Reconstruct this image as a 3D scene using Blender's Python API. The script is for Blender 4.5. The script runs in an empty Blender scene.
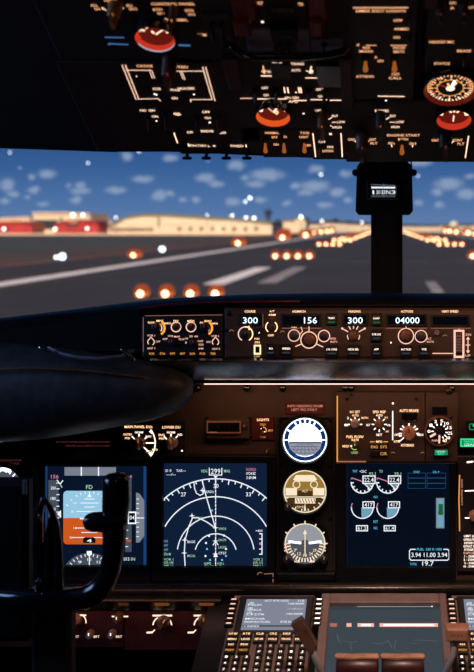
import bpy, math, random
from mathutils import Vector, Matrix
random.seed(7)
C = bpy.context.scene.collection
F = 1000.0; PX = 387.0; PY = 226.0; ZC = 4.6       # pinhole of the photograph; eye is 4.6 m above the tarmac
PI = math.pi

# ------------------------------------------------------------------ materials
MATS = {}
def _new(name):
    m = bpy.data.materials.new(name); m.use_nodes = True
    nt = m.node_tree; nt.nodes.clear()
    return m, nt
def srf(name, col, rough=0.5, metal=0.0, var=0.25, scale=60.0, bump=0.0, coat=0.0, spec=0.5):
    """procedural surface: noise-varied base colour"""
    m, nt = _new(name); N = nt.nodes; L = nt.links
    out = N.new('ShaderNodeOutputMaterial'); b = N.new('ShaderNodeBsdfPrincipled')
    tc = N.new('ShaderNodeTexCoord'); no = N.new('ShaderNodeTexNoise'); cr = N.new('ShaderNodeValToRGB')
    no.inputs['Scale'].default_value = scale; no.inputs['Detail'].default_value = 4
    L.new(tc.outputs['Object'], no.inputs['Vector']); L.new(no.outputs['Fac'], cr.inputs['Fac'])
    lo = [c * (1 - var) for c in col]; hi = [min(1, c * (1 + var)) for c in col]
    cr.color_ramp.elements[0].position = .3; cr.color_ramp.elements[1].position = .7
    cr.color_ramp.elements[0].color = (*lo, 1); cr.color_ramp.elements[1].color = (*hi, 1)
    L.new(cr.outputs['Color'], b.inputs['Base Color'])
    b.inputs['Roughness'].default_value = rough; b.inputs['Metallic'].default_value = metal
    b.inputs['Coat Weight'].default_value = coat; b.inputs['Specular IOR Level'].default_value = spec
    b.inputs['Coat Roughness'].default_value = .15
    if bump:
        bp = N.new('ShaderNodeBump'); bp.inputs['Strength'].default_value = bump; bp.inputs['Distance'].default_value = .002
        L.new(no.outputs['Fac'], bp.inputs['Height']); L.new(bp.outputs['Normal'], b.inputs['Normal'])
    L.new(b.outputs['BSDF'], out.inputs['Surface'])
    MATS[name] = m; return m
def emi(name, col, k=1.0, sample=False, gloss=False):
    m, nt = _new(name); N = nt.nodes; L = nt.links
    out = N.new('ShaderNodeOutputMaterial'); b = N.new('ShaderNodeBsdfPrincipled')
    b.inputs['Base Color'].default_value = (col[0]*.05, col[1]*.05, col[2]*.05, 1)
    b.inputs['Roughness'].default_value = .3
    b.inputs['Specular IOR Level'].default_value = .3 if gloss else .1
    b.inputs['Emission Color'].default_value = (*col, 1); b.inputs['Emission Strength'].default_value = k
    L.new(b.outputs['BSDF'], out.inputs['Surface'])
    m.cycles.emission_sampling = 'AUTO' if sample else 'NONE'
    MATS[name] = m; return m
def glass(name, tint=(1,1,1), refl=.04, rough=.02, streak=0.0):
    m, nt = _new(name); N = nt.nodes; L = nt.links
    out = N.new('ShaderNodeOutputMaterial'); t = N.new('ShaderNodeBsdfTransparent'); g = N.new('ShaderNodeBsdfGlossy')
    mx = N.new('ShaderNodeMixShader'); lw = N.new('ShaderNodeLayerWeight')
    t.inputs['Color'].default_value = (*tint, 1); g.inputs['Roughness'].default_value = rough
    lw.inputs['Blend'].default_value = .15
    mu = N.new('ShaderNodeMath'); mu.operation = 'MULTIPLY'; mu.inputs[1].default_value = .06
    ad = N.new('ShaderNodeMath'); ad.operation = 'ADD'; ad.inputs[1].default_value = refl
    L.new(lw.outputs['Fresnel'], mu.inputs[0]); L.new(mu.outputs[0], ad.inputs[0])
    L.new(ad.outputs[0], mx.inputs['Fac']); L.new(t.outputs[0], mx.inputs[1]); L.new(g.outputs[0], mx.inputs[2])
    L.new(mx.outputs[0], out.inputs['Surface'])
    MATS[name] = m; return m

# cockpit surfaces
srf('panel_brown', (.068,.041,.031), .55, 0, .12, 40, .15)
srf('panel_dark', (.022,.018,.018), .5, 0, .2, 50, .15)
srf('panel_overhead', (.034,.016,.016), .55, 0, .25, 40, .2)
srf('panel_maroon', (.075,.020,.020), .5, 0, .25, 40, .2)
srf('black_plastic', (.005,.005,.006), .5, 0, .3, 80, .1, 0, .25)
srf('black_gloss', (.006,.007,.009), .16, 0, .3, 30, 0, .6)
srf('key_black', (.016,.013,.013), .45, 0, .2, 90)
srf('lip_gloss', (.42,.40,.42), .22, 1.0, .15, 40)
srf('roll_gloss', (.030,.026,.025), .25, .6, .2, 30)
srf('leather', (.045,.048,.056), .48, 0, .35, 45, .35)
srf('headliner', (.010,.009,.010), .8, 0, .3, 30, .2)
srf('shell_paint', (.03,.028,.028), .7, 0, .2, 8, .1)
srf('carpet', (.02,.02,.022), .95, 0, .4, 200, .3)
srf('steel_blue', (.16,.17,.21), .45, .2, .2, 30)
srf('chrome', (.55,.56,.6), .2, 1.0, .1, 20)
srf('screw_metal', (.05,.045,.04), .35, .9, .3, 80)
srf('knob_brown', (.17,.075,.03), .4, 0, .35, 90)
srf('knob_grey', (.05,.045,.045), .4, 0, .3, 90)
srf('knob_pale', (.30,.22,.21), .35, 0, .3, 90)
srf('guard_red', (.16,.012,.012), .35, 0, .3, 60)
srf('cdu_frame', (.22,.15,.135), .5, 0, .15, 40, .1)
srf('lever_brown', (.11,.055,.04), .4, 0, .3, 60)
srf('handle_tan', (.42,.20,.12), .5, 0, .15, 60)
srf('cable_grey', (.4,.4,.38), .5, 0, .1, 60)
srf('throttle', (.045,.010,.009), .35, 0, .4, 40)
srf('throttle_highlight', (.50,.25,.15), .4, 0, .3, 60)
srf('placard', (.10,.016,.012), .5, 0, .15, 60)
# lit legends
emi('lit_white', (1,.80,.66), 2.0)
emi('lit_warm', (1,.58,.30), 2.1)
emi('lit_amber', (1,.42,.08), 1.0)
emi('lit_dim', (1,.42,.25), .35)
emi('lit_red', (1,.05,.02), .55)
srf('knob_amber', (.42,.20,.06), .4, 0, .3, 90)
emi('lit_toggle', (.75,.20,.03), .45)
emi('edge_dim', (1,.32,.16), .12)
emi('lit_knob', (1,.30,.05), .30)
emi('lit_knob_dim', (1,.22,.06), .10)
emi('lit_pink', (1,.56,.42), 1.15)
emi('lit_dot', (1,.9,.8), 2.5)
emi('lit_digit', (.72,.90,1), 1.8)
emi('lit_placard', (1,.38,.28), .7)
emi('lit_darkred', (1,.14,.10), .12)
emi('gauge_red', (.75,.045,.02), .75)
emi('gauge_orange', (1,.12,.02), .75)
emi('gauge_dark', (.30,.02,.01), .35)
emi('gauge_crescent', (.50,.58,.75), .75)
emi('lit_green', (.05,1,.35), 1.2, True)
emi('green_glow', (.005,.26,.10), 1.0, True)
emi('green_dim', (.02,.35,.12), .35)
emi('blue_glint', (.12,.35,.85), .45)
emi('strip_lamp', (1,.72,.62), 1.5, True)
emi('edge_amber', (1,.42,.10), .8)
emi('lit_placard_dim', (1,.25,.2), .10)
emi('oh_white', (1,.66,.45), 1.8); emi('oh_warm', (1,.46,.22), 1.5)
# screens
def S(name, r, g, b, k=1.0, s=False):       # sRGB 0..255
    f = lambda v: ((v/255+.055)/1.055)**2.4 if v > 10 else v/255/12.92
    return emi(name, (f(r), f(g), f(b)), k, s)
S('scr_navy', 8, 20, 40, 1, True); S('scr_nd', 16, 31, 56, 1, True); S('scr_eng', 5, 14, 28, 1, True)
S('scr_blue', 26, 62, 112); S('scr_sky', 150, 200, 228, 1, True); S('scr_orange', 205, 88, 30, 1, True)
S('scr_white', 235, 242, 250, 1.1); S('scr_grey', 120, 126, 138); S('scr_mid', 70, 78, 92)
S('scr_green', 165, 215, 175); S('scr_cyan', 95, 200, 235); S('scr_magenta', 215, 130, 165); S('scr_black', 3, 6, 12)
S('scr_yellow', 190, 210, 130); S('scr_teal', 110, 160, 185); S('scr_boxblue', 28, 66, 110)
S('cdu_lit', 126, 132, 148, 1, True); S('cdu_bar', 80, 84, 96); S('du_grey', 58, 68, 75, 1, True)
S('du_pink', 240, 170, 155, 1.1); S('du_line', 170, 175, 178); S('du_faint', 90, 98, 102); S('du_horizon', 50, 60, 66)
S('g_white', 205, 215, 246, 3.4, True); S('g_blue', 22, 50, 105, 1, True); S('g_lines', 95, 105, 130); S('g_grey', 105, 108, 118, 1, True)
S('g_gold', 150, 118, 55, 1, True); S('g_golddark', 70, 48, 22, 1, True); S('g_cream', 240, 222, 190, 1.1); S('g_pale', 150, 152, 160, 1, True)
S('g_mid', 78, 80, 88)
S('g_black', 12, 11, 13)
glass('windscreen', (.97,.98,1), .0005, .03)
glass('dial_glass', (1,1,1), .01, .05)

# ------------------------------------------------------------------ mesh builder
_tc = {}
def text_mesh(s):
    if s in _tc: return _tc[s]
    cu = bpy.data.curves.new('t', 'FONT'); cu.body = s; cu.size = 1; cu.resolution_u = 2; cu.offset = .004
    o = bpy.data.objects.new('t', cu); C.objects.link(o)
    dg = bpy.context.evaluated_depsgraph_get()
    me = bpy.data.meshes.new_from_object(o.evaluated_get(dg))
    v = [(p.co.x, p.co.y) for p in me.vertices]; f = [tuple(p.vertices) for p in me.polygons]
    bpy.data.objects.remove(o); bpy.data.curves.remove(cu); bpy.data.meshes.remove(me)
    if v:
        x0 = min(a[0] for a in v); x1 = max(a[0] for a in v)
        v = [((a[0]-x0), a[1]) for a in v]; w = x1-x0
    else: w = .3
    _tc[s] = (v, f, w); return _tc[s]

class MB:
    def __init__(s, t=None): s.v = []; s.f = []; s.mi = []; s.ms = []; s.t = t
    def m(s, name):
        if name not in s.ms: s.ms.append(name)
        return s.ms.index(name)
    def add(s, vs, fs, mat):
        b = len(s.v); s.v += [tuple(v) for v in vs]; k = s.m(mat)
        for f in fs: s.f.append(tuple(b+i for i in f)); s.mi.append(k)
    # ---- on a panel: x, y in the panel's own layout
    def L(s, x, y, h=0): return s.t.L(x, y, h)
    def poly(s, pts, h, mat): s.add([s.L(x, y, h) for x, y in pts], [tuple(range(len(pts)-1, -1, -1))], mat)
    def rect(s, x0, y0, x1, y1, h, mat):
        s.add([s.L(x0,y1,h), s.L(x1,y1,h), s.L(x1,y0,h), s.L(x0,y0,h)], [(0,1,2,3)], mat)
    def slab(s, x0, y0, x1, y1, h0, h1, mat, c=.0015):
        a = s.L(x0,y1,h1); b = s.L(x1,y0,h1)
        s.box(a[0], b[0], a[1], b[1], h0, h1, mat, c)
    def box(s, x0, x1, y0, y1, z0, z1, mat, c=0):
        if c <= 0:
            vs = [(x0,y0,z0),(x1,y0,z0),(x1,y1,z0),(x0,y1,z0),(x0,y0,z1),(x1,y0,z1),(x1,y1,z1),(x0,y1,z1)]
            s.add(vs, [(3,2,1,0),(4,5,6,7),(0,1,5,4),(1,2,6,5),(2,3,7,6),(3,0,4,7)], mat); return
        r = lambda i, z: [(x0+i,y0+i,z),(x1-i,y0+i,z),(x1-i,y1-i,z),(x0+i,y1-i,z)]
        vs = r(0,z0)+r(0,z1-c)+r(c,z1)
        fs = [(3,2,1,0),(8,9,10,11)]
        for k in (0,4):
            for i in range(4): j = (i+1) % 4; fs.append((k+i,k+j,k+4+j,k+4+i))
        s.add(vs, fs, mat)
    def frame(s, x0, y0, x1, y1, b, h0, h1, mat, hin=None):
        if not isinstance(b, tuple): b = (b,b,b,b)     # left top right bottom, layout units
        o0 = s.L(x0,y1,h1); o1 = s.L(x1,y0,h1); i0 = s.L(x0+b[0],y1-b[3],h1); i1 = s.L(x1-b[2],y0+b[1],h1)
        R = lambda a, c, z, e=0: [(a[0]-e,a[1]-e,z),(c[0]+e,a[1]-e,z),(c[0]+e,c[1]+e,z),(a[0]-e,c[1]+e,z)]
        e = .001
        vs = R(o0,o1,h0)+R(o0,o1,h1-e)+R(o0,o1,h1,-e)+R(i0,i1,h1,0)+R(i0,i1,h0 if hin is None else hin,-.0015)
        fs = []
        for k in (0,4,8,12):
            for i in range(4): j = (i+1) % 4; fs.append((k+i,k+j,k+4+j,k+4+i))
        s.add(vs, fs, mat)
    def lathe(s, x, y, prof, mat, n=24, sq=1.0, cap=True):
        """prof: list of (radius layout units, height m)"""
        c = s.L(x, y, prof[-1][1]); k = s.t.sx(x, y)
        vs = []; fs = []
        for r, h in prof:
            for i in range(n):
                a = 2*PI*i/n; vs.append((c[0]+r*k*math.cos(a), c[1]+r*k*math.sin(a)*sq, h))
        for q in range(len(prof)-1):
            for i in range(n):
                j = (i+1) % n; fs.append((q*n+i, q*n+j, (q+1)*n+j, (q+1)*n+i))
        if cap: fs.append(tuple((len(prof)-1)*n+i for i in range(n)))
        s.add(vs, fs, mat)
    def disc(s, x, y, r, h, mat, n=28):
        c = s.L(x, y, h); k = s.t.sx(x, y)*r
        s.add([(c[0]+k*math.cos(2*PI*i/n), c[1]+k*math.sin(2*PI*i/n), h) for i in range(n)], [tuple(range(n))], mat)
    def ring(s, x, y, r0, r1, h, mat, a0=0, a1=360, n=None):
        c = s.L(x, y, h); k = s.t.sx(x, y); n = n or max(3, int(abs(a1-a0)/9))
        vs = []
        for i in range(n+1):
            a = math.radians(a0+(a1-a0)*i/n)
            for r in (r0, r1): vs.append((c[0]+r*k*math.cos(a), c[1]+r*k*math.sin(a), h))
        s.add(vs, [(2*i, 2*i+1, 2*i+3, 2*i+2) for i in range(n)], mat)
    def ray(s, x, y, r0, r1, a, w, h, mat):
        c = s.L(x, y, h); k = s.t.sx(x, y); a = math.radians(a); d = (math.cos(a), math.sin(a)); q = w*k/2
        p = [(c[0]+d[0]*r*k+e*d[1]*q, c[1]+d[1]*r*k-e*d[0]*q, h) for r, e in ((r0,1),(r1,1),(r1,-1),(r0,-1))]
        s.add(p, [(0,1,2,3)], mat)
    def line(s, pts, w, h, mat):
        P = [s.L(x, y, h) for x, y in pts]; q = w*s.t.sx(*pts[0])/2
        for a, b in zip(P, P[1:]):
            dx, dy = b[0]-a[0], b[1]-a[1]; l = math.hypot(dx, dy) or 1; nx, ny = -dy/l*q, dx/l*q
            ex, ey = dx/l*q*.3, dy/l*q*.3
            s.add([(a[0]-nx-ex,a[1]-ny-ey,h),(b[0]-nx+ex,b[1]-ny+ey,h),(b[0]+nx+ex,b[1]+ny+ey,h),(a[0]+nx-ex,a[1]+ny-ey,h)], [(0,1,2,3)], mat)
    def text(s, st, x, y, hh, h, mat, w=None, al='C', rot=0):
        """hh cap height, w width, layout units, centred on (x, y)"""
        V, Fc, tw = text_mesh(st)
        if not V: return
        c = s.L(x, y, h); ky = s.t.sy(x, y)*hh/.70; kx = (w*s.t.sx(x, y)/tw) if w else s.t.sx(x, y)*hh/.70*.92
        ox = {'C':-.5,'L':0,'R':-1}[al]*tw
        cr, sr = math.cos(rot), math.sin(rot); vs = []
        for a, b in V:
            p, q = (a+ox)*kx, (b-.35)*ky
            vs.append((c[0]+p*cr-q*sr, c[1]+p*sr+q*cr, h))
        s.add(vs, Fc, mat)
    # ---- free geometry, metres
    def tube(s, pts, rad, mat, n=12, flat=1.0, caps=True, ck=.95):
        P = [Vector(p) for p in pts]; R = rad if isinstance(rad, (list, tuple)) else [rad]*len(P)
        if caps:
            d0 = (P[0]-P[1]).normalized(); d1 = (P[-1]-P[-2]).normalized()
            P = [P[0]+d0*R[0]*ck, P[0]+d0*R[0]*ck*.74]+P+[P[-1]+d1*R[-1]*ck*.74, P[-1]+d1*R[-1]*ck]
            R = [R[0]*.25, R[0]*.72]+list(R)+[R[-1]*.72, R[-1]*.25]
        vs = []; up = Vector((0,0,1)) if s.t else Vector((0,1,0))
        for i, p in enumerate(P):
            d = (P[min(i+1,len(P)-1)]-P[max(i-1,0)]).normalized()
            u = up if abs(d.dot(up)) < .95 else Vector((1,0,0))
            a = d.cross(u).normalized(); b = a.cross(d).normalized()
            for k in range(n):
                t = 2*PI*k/n; vs.append(tuple(p+a*R[i]*math.cos(t)+b*R[i]*flat*math.sin(t)))
        fs = [(q*n+i, q*n+(i+1) % n, (q+1)*n+(i+1) % n, (q+1)*n+i) for q in range(len(P)-1) for i in range(n)]
        fs.append(tuple(range(n))[::-1]); fs.append(tuple((len(P)-1)*n+i for i in range(n)))
        s.add(vs, fs, mat)
    def prism(s, pts, d, mat):
        """closed outline pts (3D) pushed along vector d"""
        n = len(pts); vs = list(pts)+[tuple(Vector(p)+Vector(d)) for p in pts]
        fs = [tuple(range(n))[::-1], tuple(range(n, 2*n))]+[(i, (i+1) % n, n+(i+1) % n, n+i) for i in range(n)]
        s.add(vs, fs, mat)
    def loft(s, secs, mat, cap=True):
        n = len(secs[0]); vs = [p for q in secs for p in q]
        fs = [(a*n+i, a*n+(i+1) % n, (a+1)*n+(i+1) % n, (a+1)*n+i) for a in range(len(secs)-1) for i in range(n)]
        if cap: fs += [tuple(range(n))[::-1], tuple((len(secs)-1)*n+i for i in range(n))]
        s.add(vs, fs, mat)
    def build(s, name, parent=None, label=None, smooth=True):
        me = bpy.data.meshes.new(name); me.from_pydata(s.v, [], s.f)
        for m in s.ms: me.materials.append(MATS[m])
        me.polygons.foreach_set('material_index', s.mi)
        if smooth:
            me.polygons.foreach_set('use_smooth', [True]*len(s.f)); me.set_sharp_from_angle(angle=math.radians(38))
        me.update()
        o = bpy.data.objects.new(name, me); C.objects.link(o)
        if parent is not None: o.parent = parent
        if label: o['label'] = label
        return o
def tag(o, label, cat, group=None, kind=None):
    o['label'] = label; o['category'] = cat
    if group: o['group'] = group
    if kind: o['kind'] = kind
    return o
def struct(o, label=None):
    o['kind'] = 'structure'
    if label: o['label'] = label
    return o

# ------------------------------------------------------------------ panels
class Panel:
    """plane through layout row y0 at distance Y0, inclined; v is the in-plane 'up' direction"""
    def __init__(s, Y0, y0, v):
        s.o = Vector((0, Y0, -(y0-PY)/F*Y0)); s.u = Vector((1,0,0)); s.v = Vector(v).normalized(); s.n = s.u.cross(s.v)
    def hit(s, x, y, h=0):
        d = Vector(((x-PX)/F, 1, (PY-y)/F)); o = s.o+s.n*h
        return d*(o.dot(s.n)/d.dot(s.n))
    def uv(s, x, y, h=0):
        p = s.hit(x, y, h)-s.o; return p.dot(s.u), p.dot(s.v)
def vert(Y): return Panel(Y, PY, (0,0,1))
class Thing:
    def __init__(s, name, label, cat, panel, x, y, group=None, h=0):
        s.p = panel; s.h = h; s.o = panel.uv(x, y, h)
        e = bpy.data.objects.new(name, None); C.objects.link(e); e.empty_display_size = .02
        w = panel.hit(x, y, h)+Vector((0,0,ZC))
        M = Matrix((panel.u, panel.v, panel.n)).transposed().to_4x4(); M.translation = w
        e.matrix_world = M; s.e = e; tag(e, label, cat, group)
    def L(s, x, y, h=0):
        a = s.p.uv(x, y, h+s.h); return (a[0]-s.o[0], a[1]-s.o[1], h)
    def sx(s, x, y): return s.p.hit(x, y, s.h).y/F
    def sy(s, x, y): return abs(s.p.uv(x, y-.5, s.h)[1]-s.p.uv(x, y+.5, s.h)[1])
    def m(s): return MB(s)
def W(x, y, Y): return Vector(((x-PX)/F*Y, Y, ZC+(PY-y)/F*Y))

MAIN = vert(1.90)
OVH = Panel(1.55, 158, (0,-1,.533))
PED = Panel(1.85, 594, (0,1,.3057))

# reusable small parts ------------------------------------------------
def knob(t, x, y, r, mat='knob_brown', h0=.0, h=.012, wing=None, lit=None, name='knob', ptr=True):
    m = t.m(); m.lathe(x, y, [(r*1.0,h0),(r*1.0,h0+h*.2),(r*.9,h0+h*.25),(r*.84,h0+h*.92),(r*.7,h0+h)], mat, 20)
    o = m.build(name, t.e)
    if wing:
        q = t.m(); k = t.sx(x, y); c = t.L(x, y, h0+h); a = math.radians(wing)
        d = (math.cos(a), math.sin(a)); n = (-d[1], d[0]); vs = []
        for z, f in ((h0+h*.9,1),(h0+h*1.7,.75)):
            for e1, e2 in ((-1,-1),(1,-1),(1,1),(-1,1)):
                vs.append((c[0]+(d[0]*e1*r*.95*f+n[0]*e2*r*.3*f)*k, c[1]+(d[1]*e1*r*.95*f+n[1]*e2*r*.3*f)*k, z))
        q.add(vs, [(3,2,1,0),(4,5,6,7),(0,1,5,4),(1,2,6,5),(2,3,7,6),(3,0,4,7)], mat); q.build('knob_grip', o)
        h = h*1.7
    if ptr:
        p = t.m(); p.ray(x, y, r*.15, r*.8, wing if wing else 90, r*.22, h0+h+.0004, lit or 'lit_dim'); p.build('pointer', o, smooth=False)
    return o
def toggle(t, x, y, L=7, r=1.3, mat='knob_brown', h0=0, tip='knob_brown', rad=None):
    """bat-handled switch: round collar and a lever leaning up the panel"""
    k = t.sx(x, y); c = t.L(x, y, h0)
    m = t.m(); m.lathe(x, y, [(r*1.7,h0),(r*1.7,h0+.003),(r*1.2,h0+.004)], 'screw_metal', 14)
    o = m.build('switch_collar', t.e)
    q = t.m(); q.tube([(c[0],c[1],h0+.003),(c[0],c[1]-L*k*.35,h0+.007),(c[0],c[1]-L*k*.75,h0+.011)], [r*k*.55,r*k*.8,r*k*1.15], tip, 10)
    q.build('switch_lever', o)
    return o
def screw(t, x, y, r=1.6, h=0):
    m = t.m(); m.lathe(x, y, [(r,h),(r,h+.0012),(r*.8,h+.0018)], 'screw_metal', 14)
    m.ray(x, y, -r*.7, r*.7, 40, r*.3, h+.002, 'black_plastic'); return m.build('screw', t.e)
def button(t, x0, y0, x1, y1, mat='key_black', h0=.001, h1=.006, name='button', text=None, tm='lit_white', th=2.6, bar=None):
    m = t.m(); m.slab(x0, y0, x1, y1, h0, h1, mat); o = m.build(name, t.e)
    if text or bar:
        q = t.m()
        if text: q.text(text, (x0+x1)/2, (y0+y1)/2-(1.2 if bar else 0), th, h1+.0005, tm, w=min((x1-x0)*.82, len(text)*th*.8))
        if bar: q.rect(x0+2, (y0+y1)/2+2.2, x1-2, (y0+y1)/2+3.6, h1+.0005, bar)
        q.build('button_legend', o, smooth=False)
    return o

exec_parts = []
# ================================================================== WORLD: dusk sky
def sky():
    w = bpy.data.worlds.new('dusk_sky'); bpy.context.scene.world = w; w.use_nodes = True
    nt = w.node_tree; nt.nodes.clear(); N = nt.nodes; L = nt.links
    def math_(op, a, b=None, clamp=False):
        n = N.new('ShaderNodeMath'); n.operation = op; n.use_clamp = clamp
        for i, q in enumerate((a, b)):
            if q is None: continue
            if isinstance(q, (int, float)): n.inputs[i].default_value = q
            else: L.new(q, n.inputs[i])
        return n.outputs[0]
    def vm(op, a, b=None):
        n = N.new('ShaderNodeVectorMath'); n.operation = op
        for i, q in enumerate((a, b)):
            if q is None: continue
            if isinstance(q, tuple): n.inputs[i].default_value = q
            else: L.new(q, n.inputs[i])
        return n
    out = N.new('ShaderNodeOutputWorld'); bg = N.new('ShaderNodeBackground')
    tc = N.new('ShaderNodeTexCoord'); sp = N.new('ShaderNodeSeparateXYZ'); L.new(tc.outputs['Generated'], sp.inputs[0])
    ay = math_('MAXIMUM', math_('ABSOLUTE', sp.outputs['Y']), .05)
    bear = math_('MULTIPLY', math_('DIVIDE', sp.outputs['X'], ay), 1000); elev = math_('MULTIPLY', math_('DIVIDE', sp.outputs['Z'], ay), 1000)
    cb = N.new('ShaderNodeCombineXYZ'); L.new(bear, cb.inputs[0]); L.new(elev, cb.inputs[1])
    no = N.new('ShaderNodeTexNoise'); no.inputs['Scale'].default_value = .16; no.inputs['Detail'].default_value = 2
    L.new(cb.outputs[0], no.inputs['Vector'])
    wob = vm('MULTIPLY', vm('SUBTRACT', no.outputs['Color'], (.5,.5,.5)).outputs[0], (9,5,0))
    base = vm('ADD', cb.outputs[0], wob.outputs[0]).outputs[0]
    clouds = [(7,185,9,7),(47,174,10,5),(32,177,4,3.5),(34,190,7,4),(13,194,7,3),(5,201,6,3),(81,185,6,4),(80,191,11,4),(76,200,6,4),(68,186,4,2.5),
      (115,190,11,4.5),(27,197,4,2),(43,204,8,2.5),(127,156,7,5),(170,158,8,4),(142,179,13,4),(122,190,4,3),(159,195,8,6),(170,193,6,3.5),
      (183,200,5,3),(196,200,4.5,3.5),(205,178,11,5),(216,184,9,3.5),(234,202,9,5),(236,165,9,6),(267,175,19,6.5),(255,184,11,4),(245,178,5,3.5),
      (316,169,9,4.5),(315,186,16,6.5),(305,193,9,3.5),(296,186,6,4),(337,192,9,5),(260,200,8,3),(287,203,5,3),(325,205,9,3),(348,200,5,3),
      (345,174,7,4),(419,162,15,5),(449,184,16,7),(437,192,7,3.5),(466,194,11,6),(439,205,6,3.5),(418,203,5,3),(470,176,6,3),(-30,180,14,6),(500,180,14,6)]
    acc = None
    for x, y, rx, ry in clouds:
        d = vm('MULTIPLY', vm('SUBTRACT', base, (x-PX, PY-y, 0)).outputs[0], (1/rx, 1/ry, 0)).outputs[0]
        l = vm('LENGTH', d).outputs['Value']; acc = l if acc is None else math_('MINIMUM', acc, l)
    mr = N.new('ShaderNodeMapRange'); mr.interpolation_type = 'SMOOTHSTEP'
    mr.inputs['From Min'].default_value = 1.25; mr.inputs['From Max'].default_value = .35
    L.new(acc, mr.inputs['Value'])
    stars = [(10,152.5,1.0,.7),(20,168,.8,.25),(88,163,1.1,.7),(139,151,1.1,.9),(245.5,201.5,1.1,1.2),(250,198,1.3,1.5),(321,174.5,1.2,.9),(418,176,1.2,.35),(208,161,.8,.2)]
    sacc = None
    for x, y, r, k in stars:
        d = vm('MULTIPLY', vm('SUBTRACT', cb.outputs[0], (x-PX, PY-y, 0)).outputs[0], (1/r, 1/r, 0)).outputs[0]
        v = math_('MULTIPLY', math_('LESS_THAN', vm('LENGTH', d).outputs['Value'], 1.0), k*3)
        sacc = v if sacc is None else math_('ADD', sacc, v)
    gr = N.new('ShaderNodeValToRGB'); e = gr.color_ramp.elements
    L.new(math_('DIVIDE', elev, 100, True), gr.inputs['Fac'])
    e[0].position = 0; e[0].color = (.125,.215,.40,1); e[1].position = 1; e[1].color = (.022,.075,.21,1)
    a = e.new(.22); a.color = (.085,.180,.38,1); a = e.new(.6); a.color = (.040,.120,.31,1)
    mx = N.new('ShaderNodeMix'); mx.data_type = 'RGBA'; L.new(math_('MULTIPLY', mr.outputs[0], .85), mx.inputs[0])
    L.new(gr.outputs[0], mx.inputs[6]); mx.inputs[7].default_value = (.28,.37,.52,1)
    ad = N.new('ShaderNodeMix'); ad.data_type = 'RGBA'; ad.blend_type = 'ADD'; ad.inputs[0].default_value = 1
    L.new(mx.outputs[2], ad.inputs[6]); L.new(sacc, ad.inputs[7])
    L.new(ad.outputs[2], bg.inputs['Color']); bg.inputs['Strength'].default_value = 1.0
    L.new(bg.outputs[0], out.inputs['Surface'])
sky()

# ================================================================== THE AIRPORT
srf('grass', (.036,.042,.042), .95, 0, .3, .05)
srf('asphalt', (.024,.022,.023), .85, 0, .2, .08)
srf('shoulder', (.060,.036,.026), .9, 0, .3, .05)
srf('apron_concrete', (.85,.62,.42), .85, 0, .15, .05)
srf('white_paint', (.80,.74,.71), .7, 0, .10, .5)
srf('faded_paint', (.26,.24,.24), .8, 0, .25, .4)
srf('yellow_paint', (.22,.085,.04), .7, 0, .2, .5)
srf('rubber_mark', (.075,.042,.034), .8, 0, .25, .3)
srf('cream_wall', (.80,.66,.46), .7, 0, .12, .1)
srf('green_roof', (.16,.19,.13), .7, 0, .25, .05)
srf('red_paint', (.45,.03,.03), .5, 0, .2, .2)
srf('dark_metal', (.02,.022,.03), .6, 0, .2, 1)
srf('tower_blue', (.045,.07,.12), .7, 0, .2, .2)
srf('leaf_dark', (.02,.03,.025), .9, 0, .4, .5)
srf('dome_cream', (.75,.72,.48), .6, 0, .15, .3)
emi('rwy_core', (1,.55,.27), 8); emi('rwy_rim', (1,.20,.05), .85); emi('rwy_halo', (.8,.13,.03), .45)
emi('blue_core', (.72,.88,1), 5)
emi('lit_window', (1,.72,.42), 1.1); emi('flood_lamp', (1,.92,.78), 5); emi('green_window', (.35,.75,.35), .6)

def G(x, y):             # point of the ground seen at layout x, y
    Y = ZC*F/(y-PY); return ((x-PX)/F*Y, Y)
def ground_poly(name, pts, z, mat):
    m = MB(); m.add([(x, y, z) for x, y in pts], [tuple(range(len(pts)))], mat); o = m.build(name, smooth=False); return o
struct(ground_poly('ground', [(-2500,-150),(2500,-150),(2500,6000),(-2500,6000)], 0, 'grass'))
struct(ground_poly('runway', [(-32,-120),(36,-120),(36,735),(-32,735)], .04, 'asphalt'))
struct(ground_poly('runway_shoulder', [(-62,-120),(-32.05,-120),(-32.05,500),(-62,500)], .03, 'shoulder'))
struct(ground_poly('taxiway', [(-41.5,-120),(-33.5,-120),(-33.5,500),(-41.5,500)], .06, 'asphalt'))
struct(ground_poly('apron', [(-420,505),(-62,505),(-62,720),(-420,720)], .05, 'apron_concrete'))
def marking(name, X0, X1, Y0, Y1, mat, label, cat='runway marking', group=None, X2=None):
    m = MB(); d = 0 if X2 is None else X2-X0
    m.add([(X0,Y0,.09),(X1,Y0,.09),(X1+d,Y1,.09),(X0+d,Y1,.09),(X0,Y0,.05),(X1,Y0,.05),(X1+d,Y1,.05),(X0+d,Y1,.05)],
          [(0,1,2,3),(4,5,1,0),(5,6,2,1),(6,7,3,2),(7,4,0,3)], mat)
    return tag(m.build(name, smooth=False), label, cat, group)
marking('edge_line', -30.9, -28.9, 20, 730, 'white_paint', 'long white painted line along the left edge of the runway')
marking('edge_line', 32.5, 34.0, 20, 730, 'white_paint', 'thin white painted line along the far right edge of the runway')
marking('taxi_line', -43.6, -42.4, 20, 495, 'yellow_paint', 'thin orange taxiway line left of the long white runway line')
marking('tyre_mark', -27.6, -26.9, 70, 135, 'rubber_mark', 'faint brown seam crossing the tarmac just right of the white line', 'tyre mark', None, -19.5)
marking('threshold_stripe', -14.3, -12.6, 78, 109, 'white_paint', 'bright white threshold stripe, the left of the two painted bars')
marking('threshold_stripe', -10.3, -8.8, 80, 110, 'faded_paint', 'worn greyish threshold stripe, the right of the two painted bars')
marking('threshold_stripe', 3.1, 3.9, 68, 81, 'faded_paint', 'short pale painted bar seen just right of the window post')

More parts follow.
